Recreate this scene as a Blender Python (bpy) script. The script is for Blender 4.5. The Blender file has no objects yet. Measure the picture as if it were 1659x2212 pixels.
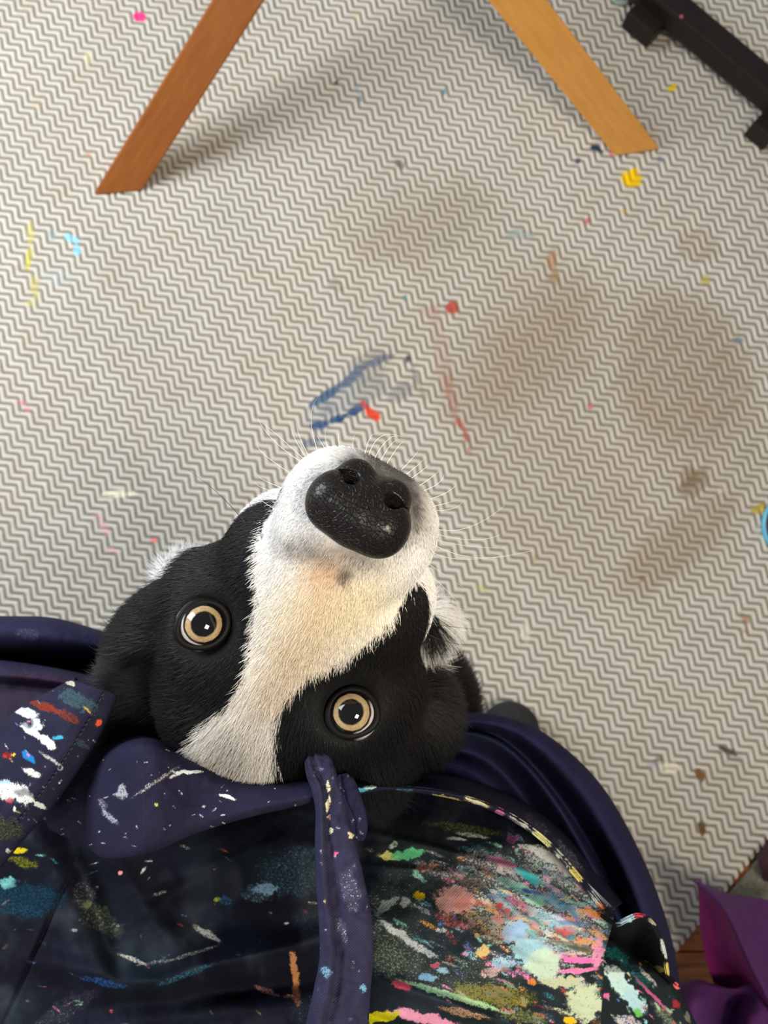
import bpy, math
import numpy as np
from mathutils import Vector, Matrix

SC = bpy.context.scene
COL = SC.collection
rng = np.random.default_rng(7)

# ------------------------------------------------------------------ camera
CAM_H = 1.0
TILT = math.radians(5.4)
FPX = 1662.0
W, H = 1659.0, 2212.0
cd = bpy.data.cameras.new('camera')
cd.sensor_width = 36.0
cd.lens = FPX / H * 36.0
cd.clip_start = 0.01
cd.dof.use_dof = True
cd.dof.focus_distance = 0.275
cd.dof.aperture_fstop = 17.0
cam = bpy.data.objects.new('camera', cd)
cam.location = (0, 0, CAM_H)
cam.rotation_euler = (TILT, 0, 0)
COL.objects.link(cam)
SC.camera = cam

# ------------------------------------------------------------------ world and lights
wd = bpy.data.worlds.new('world'); SC.world = wd; wd.use_nodes = True
bg = wd.node_tree.nodes['Background']
bg.inputs[0].default_value = (0.95, 0.97, 1.0, 1)
bg.inputs[1].default_value = 0.25

def area(name, loc, target, size, size_y, energy, color):
    l = bpy.data.lights.new(name, 'AREA'); l.shape = 'RECTANGLE'
    l.size = size; l.size_y = size_y; l.energy = energy; l.color = color
    o = bpy.data.objects.new(name, l); COL.objects.link(o)
    o.location = loc
    d = Vector(target) - Vector(loc)
    o.rotation_euler = d.to_track_quat('-Z', 'Y').to_euler()
    return o
area('window_light', (-1.2, 0.8, 1.15), (-0.1, 0.1, 0.2), 0.8, 1.0, 35, (0.90, 0.95, 1.0))
area('ceiling_lamp_light', (0.32, -0.16, 1.48), (0.0, 0, 0.6), 0.24, 0.24, 9.2, (1.0, 0.88, 0.70))

SC.view_settings.view_transform = 'Standard'
SC.view_settings.look = 'None'
SC.view_settings.gamma = 1
SC.view_settings.use_curve_mapping = False
SC.view_settings.exposure = 0.0

# ------------------------------------------------------------------ helpers
ct, st = math.cos(TILT), math.sin(TILT)
def P(px, py, d):
    """point at depth d (metres along the lens axis) seen at px, py"""
    px, py, d = np.broadcast_arrays(np.asarray(px, float), np.asarray(py, float), np.asarray(d, float))
    x = (px - W/2) / FPX * d
    y = -(py - H/2) / FPX * d
    return np.stack([x, d*st + y*ct, CAM_H - d*ct + y*st], -1)
def P0(px, py, z=0.0):
    px = np.asarray(px, float); py = np.asarray(py, float)
    y = -(py - H/2) / FPX
    d = (CAM_H - z) / (ct - y*st)
    return P(px, py, d)
def proj(p):
    q = p - np.array([0, 0, CAM_H])
    d = q[..., 1]*st - q[..., 2]*ct
    y = q[..., 1]*ct + q[..., 2]*st
    return W/2 + q[..., 0]/d*FPX, H/2 - y/d*FPX, d

def lin(c):
    c = np.asarray(c, float)/255.0
    return np.where(c <= 0.04045, c/12.92, ((c+0.055)/1.055)**2.4)
def lin4(c):
    return tuple(float(v) for v in lin(c)) + (1.0,)

def hash2(ix, iy, s):
    h = (ix.astype(np.int64)*374761393 + iy.astype(np.int64)*668265263 + s*1274126177) & 0x7fffffff
    h = ((h ^ (h >> 13)) * 1274126177) & 0x7fffffff
    return ((h ^ (h >> 16)) & 0xffff) / 65535.0
def vnoise(x, y, s=0):
    ix = np.floor(x); iy = np.floor(y)
    fx = x-ix; fy = y-iy
    fx = fx*fx*(3-2*fx); fy = fy*fy*(3-2*fy)
    a = hash2(ix, iy, s); b = hash2(ix+1, iy, s); c = hash2(ix, iy+1, s); d = hash2(ix+1, iy+1, s)
    return (a*(1-fx)+b*fx)*(1-fy) + (c*(1-fx)+d*fx)*fy
def fbm(x, y, s=0, o=3):
    r = 0; a = 0.5; t = 0
    for k in range(o):
        r = r + a*vnoise(x*2**k, y*2**k, s+k*17); t += a; a *= 0.5
    return r/t

def obj(name, data, parent=None, label=None, cat=None, group=None, kind=None):
    o = bpy.data.objects.new(name, data); COL.objects.link(o)
    if parent is not None: o.parent = parent
    if label: o['label'] = label
    if cat: o['category'] = cat
    if group: o['group'] = group
    if kind: o['kind'] = kind
    return o

def mesh_np(name, v, f, mat=None, smooth=True):
    """f: (n,4) or (n,3) int array"""
    me = bpy.data.meshes.new(name)
    v = np.ascontiguousarray(v, dtype=np.float32); f = np.ascontiguousarray(f, dtype=np.int32)
    k = f.shape[1]
    me.vertices.add(len(v)); me.vertices.foreach_set('co', v.ravel())
    me.loops.add(f.size); me.loops.foreach_set('vertex_index', f.ravel())
    me.polygons.add(len(f)); me.polygons.foreach_set('loop_start', np.arange(0, f.size, k, dtype=np.int32))
    me.polygons.foreach_set('loop_total', np.full(len(f), k, dtype=np.int32))
    me.polygons.foreach_set('use_smooth', np.full(len(f), smooth))
    if mat: me.materials.append(mat)
    me.update(calc_edges=True); me.validate()
    return me
def attr_col(me, name, c):
    a = me.attributes.new(name, 'FLOAT_COLOR', 'POINT')
    if c.shape[1] == 3: c = np.concatenate([c, np.ones((len(c), 1))], 1)
    a.data.foreach_set('color', c.astype(np.float32).ravel())
def attr_f(me, name, c):
    a = me.attributes.new(name, 'FLOAT', 'POINT'); a.data.foreach_set('value', c.astype(np.float32).ravel())
def attr_v(me, name, c):
    a = me.attributes.new(name, 'FLOAT_VECTOR', 'POINT'); a.data.foreach_set('vector', c.astype(np.float32).ravel())
def grid_faces(n, m, wrap=False):
    i = np.arange(n-1)[:, None]; j = np.arange(m if wrap else m-1)[None, :]
    j2 = (j+1) % m
    return np.stack(np.broadcast_arrays(i*m+j, i*m+j2, (i+1)*m+j2, (i+1)*m+j), -1).reshape(-1, 4)

class NT:
    def __init__(self, name):
        self.m = bpy.data.materials.new(name); self.m.use_nodes = True
        self.t = self.m.node_tree; self.n = self.t.nodes; self.b = self.n['Principled BSDF']
    def new(self, typ, **kw):
        x = self.n.new(typ)
        for k, v in kw.items():
            if k.startswith('i_'): x.inputs[k[2:].replace('_', ' ')].default_value = v
            else: setattr(x, k, v)
        return x
    def link(self, a, b): self.t.links.new(a, b)
    def attr(self, name, out='Color'):
        x = self.new('ShaderNodeAttribute', attribute_name=name); return x.outputs[out]
    def math(self, op, a, b=None, c=None):
        x = self.new('ShaderNodeMath', operation=op)
        for k, v in enumerate((a, b, c)):
            if v is None: continue
            if isinstance(v, (int, float)): x.inputs[k].default_value = v
            else: self.link(v, x.inputs[k])
        return x.outputs[0]
    def noise(self, vec, scale, detail=3, rough=0.5):
        x = self.new('ShaderNodeTexNoise'); x.inputs['Scale'].default_value = scale
        x.inputs['Detail'].default_value = detail; x.inputs['Roughness'].default_value = rough
        if vec is not None: self.link(vec, x.inputs['Vector'])
        return x.outputs['Fac']
    def mix(self, fac, a, b, blend='MIX'):
        x = self.new('ShaderNodeMix', data_type='RGBA', blend_type=blend)
        for s, v in ((x.inputs[0], fac), (x.inputs[6], a), (x.inputs[7], b)):
            if isinstance(v, (int, float)): s.default_value = v
            elif isinstance(v, tuple): s.default_value = v
            else: self.link(v, s)
        return x.outputs[2]
    def ramp(self, fac, lo, hi):
        x = self.new('ShaderNodeMapRange', interpolation_type='SMOOTHSTEP')
        x.inputs[1].default_value = lo; x.inputs[2].default_value = hi
        self.link(fac, x.inputs[0]); return x.outputs[0]
    def bump(self, h, strength, dist):
        x = self.new('ShaderNodeBump'); x.inputs['Strength'].default_value = strength; x.inputs['Distance'].default_value = dist
        self.link(h, x.inputs['Height']); self.link(x.outputs[0], self.b.inputs['Normal'])
    def obco(self):
        return self.new('ShaderNodeTexCoord').outputs['Object']
    def base(self, c):
        if isinstance(c, tuple): self.b.inputs['Base Color'].default_value = c
        else: self.link(c, self.b.inputs['Base Color'])
    def set(self, **kw):
        for k, v in kw.items(): self.b.inputs[k.replace('_', ' ')].default_value = v
        return self

def box_bm_mesh(name, corners8, mat, bevel=0.0):
    import bmesh
    bm = bmesh.new()
    vs = [bm.verts.new(c) for c in corners8]
    for f in ((0,1,2,3),(7,6,5,4),(0,4,5,1),(1,5,6,2),(2,6,7,3),(3,7,4,0)):
        bm.faces.new([vs[i] for i in f])
    bmesh.ops.recalc_face_normals(bm, faces=bm.faces)
    if bevel: bmesh.ops.bevel(bm, geom=bm.edges[:], offset=bevel, segments=2, profile=0.6, affect='EDGES')
    me = bpy.data.meshes.new(name); bm.to_mesh(me); bm.free(); me.materials.append(mat)
    return me

# splats: (x, y, rx, ry, angle_deg, (r,g,b), amount)
def paint(px, py, splats, edge=0.28, nscale=14.0):
    n = len(px)
    col = np.zeros((n, 3)); amt = np.zeros(n)
    wx = (fbm(px/nscale, py/nscale, 3)-0.5); wy = (fbm(px/nscale, py/nscale, 31)-0.5)
    for (x, y, rx, ry, ang, c, a) in splats:
        R = max(rx, ry)*1.5+4
        m = np.nonzero((np.abs(px-x) < R) & (np.abs(py-y) < R))[0]
        if len(m) == 0: continue
        k = min(rx, ry)
        dx = px[m]-x + wx[m]*min(k*1.3, 26); dy = py[m]-y + wy[m]*min(k*1.3, 26)
        t = math.radians(ang); u = dx*math.cos(t)+dy*math.sin(t); v = -dx*math.sin(t)+dy*math.cos(t)
        r = np.sqrt((u/rx)**2+(v/ry)**2)
        w = np.clip((1.12-r)/edge, 0, 1); w = w*w*(3-2*w)*a
        cl = lin(c)
        keep = w[:, None]
        tot = np.maximum(amt[m], 1e-6)
        new = np.maximum(amt[m]*(1-w), 0) + w
        col[m] = (col[m]*(amt[m]*(1-w))[:, None] + cl*keep)/np.maximum(new, 1e-6)[:, None]
        amt[m] = new
    return col, amt

# ------------------------------------------------------------------ floor
def wood_floor_mat():
    t = NT('floorboard_wood'); co = t.obco()
    mp = t.new('ShaderNodeMapping'); mp.inputs['Scale'].default_value = (1, 14, 1); t.link(co, mp.inputs[0])
    n = t.noise(mp.outputs[0], 9, 5)
    t.base(t.mix(t.ramp(n, 0.3, 0.7), lin4((120, 62, 26)), lin4((176, 104, 48))))
    t.set(Roughness=0.45); return t.m
fm = wood_floor_mat()
t = NT('subfloor'); t.base((0.03, 0.02, 0.015, 1)); sub = t.m
v = np.array([[-2, -1.6, -.012], [2, -1.6, -.012], [2, 2.2, -.012], [-2, 2.2, -.012]])
floor = obj('floor', mesh_np('floor', v, np.array([[0, 1, 2, 3]]), sub), kind='structure')
floor['label'] = 'orange-brown wooden floorboards under the rugs'
pm = None
for k in range(30):
    y0 = -1.55+k*0.122
    if pm is None:
        c = [(-2, 0, -.014), (2, 0, -.014), (2, .12, -.014), (-2, .12, -.014), (-2, 0, 0), (2, 0, 0), (2, .12, 0), (-2, .12, 0)]
        pm = box_bm_mesh('plank', c, fm, 0.0012)
    o = obj('plank', pm, floor); o.location = (0.03*(k % 3), y0, -0.0005)

# ------------------------------------------------------------------ rug with zigzag cords
q0 = P0(1161.5, 1139.8)[:2]
qa = P0(1161.5+33.4, 1139.8+29.2)[:2] - q0
LAM = float(np.linalg.norm(qa)); ea = qa/LAM
eb = np.array([ea[1], -ea[0]])            # towards lower left in the picture
if eb[0] > 0: eb = -eb
SP = 0.01052; AMP = 0.0043; ZR = 0.004
s_edge = float((P0(1562, 1925)[:2]-q0) @ ea)
rug_t = NT('rug_cord_yarn')
co = rug_t.obco()
fine = rug_t.noise(co, 900, 3)
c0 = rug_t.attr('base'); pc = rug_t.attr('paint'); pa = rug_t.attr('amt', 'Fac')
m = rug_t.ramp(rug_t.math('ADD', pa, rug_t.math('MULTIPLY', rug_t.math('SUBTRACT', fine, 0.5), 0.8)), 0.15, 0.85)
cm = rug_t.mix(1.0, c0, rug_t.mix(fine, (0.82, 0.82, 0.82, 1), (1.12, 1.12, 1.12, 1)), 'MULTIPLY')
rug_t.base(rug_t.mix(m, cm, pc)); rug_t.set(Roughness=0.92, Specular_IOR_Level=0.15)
rug_t.bump(fine, 0.5, 0.0006)
rb = NT('rug_ground_weave'); co = rb.obco()
n = rb.noise(co, 500, 3)
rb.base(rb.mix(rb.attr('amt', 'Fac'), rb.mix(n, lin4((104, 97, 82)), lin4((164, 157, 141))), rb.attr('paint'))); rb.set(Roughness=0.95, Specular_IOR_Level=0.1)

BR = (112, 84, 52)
RUG = [(303,36,13,11,0,(255,70,140),1),(1452,190,12,8,-30,(235,205,20),.95),(1362,384,24,20,10,(240,196,16),1),(1347,458,8,7,0,(225,185,40),.8),
(1290,320,17,8,30,(38,55,90),.9),(1248,348,9,7,0,(48,60,95),.7),(1320,333,9,6,30,(215,110,120),.7),(1428,345,8,8,0,(60,90,130),.5),
(978,665,20,13,15,(205,58,60),.95),(930,672,30,12,-10,(200,110,110),.25),(876,644,6,8,0,(60,160,175),.7),
(690,918,20,9,-12,(36,70,118),.95),(730,905,26,9,-22,(40,76,124),.95),(768,886,22,9,-40,(42,78,128),.95),
(700,858,42,10,-35,(60,92,130),.75),(760,815,50,11,-40,(70,98,135),.7),(820,778,40,9,-20,(72,98,140),.65),(790,790,60,30,-30,(120,135,150),.35),
(770,850,90,34,-25,(110,128,145),.4),(860,850,40,22,-30,(105,122,142),.4),(690,900,40,40,0,(105,125,150),.35),(675,955,26,14,-10,(70,100,135),.55),
(883,775,8,10,0,(44,56,110),.9),(897,812,6,24,-25,(90,110,140),.45),(915,850,6,20,-20,(110,125,140),.35),
(803,893,13,26,-35,(236,80,48),.98),(787,873,8,12,-30,(200,70,70),.7),
(994,915,9,16,-20,(210,80,95),.65),(1006,940,7,20,-20,(205,80,95),.65),(1014,975,5,12,-10,(215,120,125),.45),(955,770,22,120,-8,(190,120,110),.2),(975,860,12,60,-12,(200,110,110),.28),
(66,505,9,30,0,(215,205,120),.6),(64,560,10,30,8,(214,204,105),.75),(74,620,12,30,-10,(205,195,120),.6),(66,655,18,8,0,(215,205,130),.55),(42,582,22,15,20,(160,125,100),.35),
(155,516,20,9,15,(160,220,238),.95),(166,540,8,16,-10,(160,218,236),.9),(112,505,10,16,0,(150,175,185),.5),(120,600,40,24,20,(170,200,215),.3),
(50,868,12,6,20,(235,150,170),.75),(58,885,10,6,30,(240,150,170),.7),(225,1140,10,25,-30,(235,180,185),.55),(245,1190,20,8,20,(235,185,190),.55),(210,1115,16,8,0,(235,170,180),.45),
(255,1068,42,9,-3,(238,236,205),.9),(332,1168,12,6,0,(240,140,130),.8),(1040,1271,22,9,10,(190,195,110),.55),
(1595,735,12,7,0,(110,165,190),.75),(1588,848,32,7,-20,(225,220,210),.6),(1275,880,8,7,0,(235,140,150),.8),(1268,477,10,8,0,(200,95,110),.7),
(1195,560,14,26,0,(195,140,90),.5),(1200,600,12,18,10,(185,150,90),.5),(1525,605,15,9,20,(205,190,90),.65),(1125,508,32,11,5,(175,195,195),.6),(1143,578,7,6,0,(230,225,215),.8),
(862,355,14,8,35,(90,98,115),.6),(725,178,8,5,-45,(70,72,80),.8),(770,192,6,16,-20,(130,155,180),.5),(778,212,6,10,0,(105,140,165),.7),(957,200,6,9,0,(90,140,165),.75),
(73,228,8,6,0,(220,190,160),.7),(190,125,10,16,-15,(225,215,170),.6),(215,272,8,6,0,(150,135,95),.5),(188,335,9,7,0,(205,160,120),.6),(768,32,6,4,0,(215,205,90),.7),
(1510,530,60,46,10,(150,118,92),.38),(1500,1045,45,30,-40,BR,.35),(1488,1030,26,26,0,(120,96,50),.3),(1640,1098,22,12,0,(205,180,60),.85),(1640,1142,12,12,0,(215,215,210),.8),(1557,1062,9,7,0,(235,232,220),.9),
(1400,1125,14,9,-50,(190,180,165),.7),(1135,1368,12,24,-5,(215,208,196),.85),(1205,1482,34,9,0,(210,204,190),.5),(1448,1658,26,13,15,(226,220,196),.95),(1425,1642,14,10,0,(120,95,70),.6),(1408,1650,12,7,0,(170,170,195),.6),
(1513,1675,10,16,-20,(125,88,48),.85),(1572,1622,28,8,28,(60,52,46),.75),(1590,1640,30,20,20,(110,98,88),.3),(1516,1790,9,20,-15,(112,78,42),.85),(1608,1335,18,8,40,(165,120,80),.6),(1610,1362,14,7,20,(170,130,85),.6),
(1388,1250,10,7,0,(150,125,70),.6),(1156,1205,5,10,0,(200,190,110),.5),(900,62,200,14,0,(150,140,130),.0),
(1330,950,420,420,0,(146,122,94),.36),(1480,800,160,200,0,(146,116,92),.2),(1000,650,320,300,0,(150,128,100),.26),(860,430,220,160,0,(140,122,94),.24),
(430,350,120,36,-25,(150,125,92),.3),(1500,60,140,50,30,(150,125,90),.2),(1460,1180,180,60,-40,(140,112,74),.2),(720,610,14,16,0,(120,112,100),.35),(735,625,12,8,0,(110,104,96),.3),(90,800,60,60,0,(190,195,195),.1)]  # first splat: left easel leg's cast shadow, painted into the rug colour
tmin, tmax = -0.98, 0.86
smin = s_edge-1.85
rug = obj('rug', None, label='cream and taupe woven rug of zigzag cords spattered with dried paint', cat='rug')
rug.location = (float(q0[0]), float(q0[1]), 0)
def w2(s, tt): return q0[None, :]*0 + s[:, None]*ea + tt[:, None]*eb
# ground weave slab
g = []
for z in (0.0006, 0.0034):
    for (a, b) in ((smin, tmin), (s_edge-0.004, tmin), (s_edge-0.004, tmax), (smin, tmax)):
        p = a*ea+b*eb; g.append((p[0], p[1], z))
gs = np.arange(smin, s_edge-.003, .0032); gt = np.arange(tmin, tmax, .0032)
GS, GT = np.meshgrid(gs, gt, indexing='ij')
gv = np.stack([GS*ea[0]+GT*eb[0], GS*ea[1]+GT*eb[1], 0*GS+.0034], -1).reshape(-1, 3)
gmesh = mesh_np('ground_weave', gv, grid_faces(len(gs), len(gt)), rb.m)
wv = gv.copy(); wv[:, 0] += q0[0]; wv[:, 1] += q0[1]
gpx, gpy, _ = proj(wv)
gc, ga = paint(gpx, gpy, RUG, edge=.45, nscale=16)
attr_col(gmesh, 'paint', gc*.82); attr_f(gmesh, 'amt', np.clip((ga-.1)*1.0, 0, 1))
obj('ground_weave', gmesh, rug)
npw = 12
nw = int((s_edge-smin)/LAM)
ph = np.arange(nw*npw+1)/npw
prof_b = np.array([-1, -.66, 0, .66, 1])*0.0037
prof_z = np.array([0, .0014, .0021, .0014, 0])
nc = int((tmax-tmin)/SP)
k0 = int(round(-tmin/SP))
tri = lambda x: np.clip(2*np.abs(2*(x-np.floor(x+0.5)))-1, -.84, .84)/.84
for k in range(nc):
    tc = (k-k0)*SP
    # the weave is aligned so that a corner lies at q0
    nend = len(ph)
    s = s_edge-(ph[-1]-ph)*LAM
    s = s+rng.normal(0, 0.00012, len(s))
    off = -AMP*tri(s/LAM)*(1) + 0.0005*(vnoise(s*60, np.full(len(s), k*.7), 5)-.5) + 0.0016*(vnoise(s*5, np.full(len(s), k*.11), 9)-.5)
    hw = 1+0.22*(vnoise(s*150, np.full(len(s), k*3.1), 7)-.5)
    tt = tc+off
    T = tt[:, None]+prof_b[None, :]*hw[:, None]
    S = np.repeat(s[:, None], 5, 1)
    X = S*ea[0]+T*eb[0]; Y = S*ea[1]+T*eb[1]
    Z = 0.0033+prof_z[None, :]*(1+0.25*(vnoise(s*220, np.full(len(s), k*1.7), 8)-.5))[:, None]
    v = np.stack([X, Y, Z], -1).reshape(-1, 3)
    f = grid_faces(len(s), 5)[:, ::-1] if False else grid_faces(len(s), 5)
    me = mesh_np('cord', v, f, rug_t.m)
    wv = v.copy(); wv[:, 0] += q0[0]; wv[:, 1] += q0[1]
    px, py, _ = proj(wv)
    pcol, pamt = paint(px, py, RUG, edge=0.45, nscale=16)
    b = lin((214, 209, 198))[None, :]*(0.94+0.12*fbm(px/120, py/120, 12))[:, None]
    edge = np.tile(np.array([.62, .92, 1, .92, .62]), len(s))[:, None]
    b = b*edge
    warm = np.clip(fbm(px/60, py/60, 77)-.45, 0, 1)[:, None]
    b = b*(1-warm*np.array([0.05, .16, .26]))
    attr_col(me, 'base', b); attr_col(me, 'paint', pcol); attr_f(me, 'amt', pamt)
    obj('cord', me, rug)

# ------------------------------------------------------------------ SDF tools
def ell(p, c, r, R=None):
    q = p-np.array(c, np.float32)
    if R is not None: q = q @ np.array(R, np.float32)
    r = np.array(r, np.float32)
    k0 = np.sqrt(((q/r)**2).sum(-1)); k1 = np.sqrt(((q/(r*r))**2).sum(-1))
    return k0*(k0-1)/np.maximum(k1, 1e-6)
def cap(p, a, b, ra, rb, sc=(1, 1, 1)):
    sc = np.array(sc, np.float32)
    a = np.array(a, np.float32)*sc; b = np.array(b, np.float32)*sc; q = p*sc
    ab = b-a; t = np.clip(((q-a) @ ab)/(ab @ ab), 0, 1)
    d = q-a-t[..., None]*ab
    return np.sqrt((d*d).sum(-1))-(ra+(rb-ra)*t)
def smin_(a, b, k):
    h = np.clip(0.5+0.5*(b-a)/k, 0, 1)
    return b*(1-h)+a*h-k*h*(1-h)
def smax_(a, b, k): return -smin_(-a, -b, k)

def surface_nets(F, xs, ys, zs):
    ins = F < 0
    nx, ny, nz = F.shape
    cnt = np.zeros((nx-1, ny-1, nz-1), np.int8)
    for i in (0, 1):
        for j in (0, 1):
            for k in (0, 1):
                cnt += ins[i:nx-1+i, j:ny-1+j, k:nz-1+k]
    cells = np.argwhere((cnt > 0) & (cnt < 8))
    idx = np.full(cnt.shape, -1, np.int32); idx[tuple(cells.T)] = np.arange(len(cells))
    acc = np.zeros((len(cells), 3)); num = np.zeros(len(cells))
    ax = [xs, ys, zs]
    for d in range(3):
        o1, o2 = [a for a in range(3) if a != d]
        for u in (0, 1):
            for w in (0, 1):
                A = cells.copy(); A[:, o1] += u; A[:, o2] += w
                B = A.copy(); B[:, d] += 1
                fa = F[tuple(A.T)]; fb = F[tuple(B.T)]
                c = (fa < 0) != (fb < 0)
                t = np.where(c, fa/np.where(c, fa-fb, 1), 0)
                pt = np.stack([ax[e][A[:, e]] for e in range(3)], -1).astype(float)
                pt[:, d] += t*(ax[d][B[:, d]]-ax[d][A[:, d]])
                acc[c] += pt[c]; num[c] += 1
    V = acc/num[:, None]
    faces = []
    for d in range(3):
        o1, o2 = [(1, 2), (2, 0), (0, 1)][d]
        sl = [slice(None)]*3; sl[d] = slice(0, F.shape[d]-1); sl2 = list(sl); sl2[d] = slice(1, F.shape[d])
        a = ins[tuple(sl)]; b = ins[tuple(sl2)]
        e = np.argwhere(a != b)
        ok = (e[:, o1] > 0) & (e[:, o2] > 0) & (e[:, o1] < F.shape[o1]-1) & (e[:, o2] < F.shape[o2]-1)
        e = e[ok]
        def ci(du, dw):
            c = e.copy(); c[:, o1] -= du; c[:, o2] -= dw; return idx[tuple(c.T)]
        q = np.stack([ci(1, 1), ci(0, 1), ci(0, 0), ci(1, 0)], -1)
        inside_first = a[tuple(e.T)]
        q[~inside_first] = q[~inside_first][:, ::-1]
        faces.append(q)
    return V, np.concatenate(faces)
def gridpts(xs, ys, zs):
    return np.stack(np.meshgrid(xs, ys, zs, indexing='ij'), -1).astype(np.float32)
def axis(lo, hi, flo, fhi, coarse, fine):
    a = np.arange(lo, flo, coarse); b = np.arange(flo, fhi, fine); c = np.arange(fhi, hi+coarse, coarse)
    return np.concatenate([a, b, c]).astype(np.float32)

# ------------------------------------------------------------------ the dog
EYE_L, EYE_R = (440, 1348), (758, 1538)
O = P(599, 1443, .31); NT_ = P(776, 1098, .243)
fv = NT_-O; fv /= np.linalg.norm(fv)
rv = P(*EYE_R, .31)-P(*EYE_L, .31); rv -= (rv@fv)*fv; rv /= np.linalg.norm(rv)
uv_ = np.cross(rv, fv)
HM = np.stack([rv, fv, uv_], 0)             # world -> head rows
def to_head(p): return (p-O.astype(np.float32)) @ HM.T.astype(np.float32)*100.0    # centimetres
def from_head(q): return O+(np.asarray(q, float)/100.0) @ HM

def head_sdf(q):
    s = ell(q, (0, -4.6, -2.2), (5.0, 5.2, 4.4))                      # skull
    qa_ = q.copy(); qa_[..., 0] = np.abs(qa_[..., 0])                  # mirrored
    s = smin_(s, ell(qa_, (3.5, -2.4, -2.6), (2.6, 3.8, 3.1)), 1.2)     # cheek
    s = smin_(s, ell(qa_, (2.7, 1.6, -3.4), (1.9, 3.6, 2.4)), 1.0)     # lip line
    s = smin_(s, ell(qa_, (2.6, -1.7, -0.2), (1.9, 2.2, 1.5)), 1.0)     # brow
    s = smin_(s, cap(q, (0, -0.5, -2.6), (0, 7.4, -2.1), 3.1, 2.25), 1.5)   # muzzle
    s = smin_(s, cap(q, (0, -1, -.9), (0, 8.0, -1.0), 1.5, 1.2), 1.2)   # bridge
    s = smin_(s, ell(qa_, (1.2, 6.9, -2.4), (1.8, 2.6, 1.75)), .7)     # flews
    s = smin_(s, cap(q, (0, -2, -5.0), (0, 6.6, -4.2), 2.6, 1.35), .9)  # jaw
    s = smax_(s, -ell(qa_, (3.55, .55, .45), (1.35, 1.35, 1.35)), .35)    # eye socket
    return s
hz = fv.copy(); hz[2] = 0; hz /= np.linalg.norm(hz)
hs = np.array([hz[1], -hz[0], 0])
NB = P(590, 1520, .48)                       # base of the neck
def body_sdf(p):
    skull = from_head((0, -6.5, -3.5))
    s = cap(p, skull, NB+np.array([0, 0, -.02]), .05, .075)
    chest = NB-hz*.0+np.array([0, 0, -.11])
    s = smin_(s, ell(p, chest, (.085, .085, .14)), .05)
    back = NB-hz*.10+np.array([0, 0, -.24])
    s = smin_(s, ell(p, back, (.10, .12, .15)), .06)
    rump = np.array([NB[0]-.03, -.235, .13])
    s = smin_(s, ell(p, rump, (.105, .11, .125)), .06)
    for sg in (-1, 1):
        sh = chest+hs*(sg*.080 if sg < 0 else .083)+hz*(-.045 if sg < 0 else .03)+np.array([0, 0, .01])
        s = smin_(s, ell(p, sh, (.05, .055, .075)), .035)             # shoulder
        el = sh+np.array([0, 0, -.15])-hz*.03
        s = smin_(s, cap(p, sh, el, .045, .032), .02)
        wr = np.array([el[0]*.5+NB[0]*.5, el[1], .09])+hs*sg*.01+hz*.035
        s = smin_(s, cap(p, el, wr, .028, .019), .015)
        s = smin_(s, cap(p, wr, wr+np.array([0, 0, -.06])+hz*.008, .019, .020), .01)
        pw = wr+np.array([0, 0, -.068])+hz*.03
        s = smin_(s, ell(p, pw, (.027, .034, .020)), .012)            # fore paw
        th = rump+hs*sg*.085+hz*.06+np.array([0, 0, -.02])
        s = smin_(s, ell(p, th, (.045, .075, .085)), .03)             # thigh
        fo = th+hz*.075+hs*sg*.012; fo[2] = .026
        s = smin_(s, cap(p, th+hz*.03-np.array([0, 0, .05]), fo, .03, .022), .02)
        s = smin_(s, ell(p, fo+hz*.03, (.028, .038, .021)), .012)
    tail0 = rump-hz*.09-np.array([0, 0, .07])
    s = smin_(s, cap(p, tail0, tail0-hz*.13+hs*.05+np.array([0, 0, -.02]), .035, .018), .03)
    return s
def ear_sdf(q):
    best = None
    for sg in (-1, 1):
        a = math.radians(28)*sg
        R = np.array([[math.cos(a), math.sin(a), 0], [-math.sin(a), math.cos(a), 0], [0, 0, 1]]).T
        e = ell(q, (sg*6.0, -4.6, -2.4), (1.15, 3.3, 2.5), R)
        best = e if best is None else np.minimum(best, e)
    return best
def dog_sdf(p):
    q = to_head(p)
    qm_ = q.copy(); qm_[..., 0] = np.abs(qm_[..., 0])
    h = smin_(head_sdf(q), ear_sdf(q), .8)/100.0
    b = body_sdf(p)
    ruff = np.minimum(ell(p, P(318, 1500, .415), (.024, .028, .03)), ell(p, P(888, 1540, .405), (.023, .025, .035)))
    scarf = np.minimum(ell(p, P(416, 1258, .45), (.019, .018, .028)), ell(p, P(922, 1345, .405), (.012, .016, .03)))
    return smin_(smin_(h, ruff, .012), smin_(b, scarf, .008), .018)
xs = axis(-.36, .20, -.135, .045, .006, .0019)
ys = axis(-.46, .17, -.135, .05, .006, .0019)
zs = axis(-.004, .60, .60, .79, .006, .0019)
F = np.empty((len(xs), len(ys), len(zs)), np.float32)
for i in range(0, len(xs), 16):
    F[i:i+16] = dog_sdf(gridpts(xs[i:i+16], ys, zs))
dv, df = surface_nets(F, xs, ys, zs)
dv[:, 2] = np.maximum(dv[:, 2], 0.0062)

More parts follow.
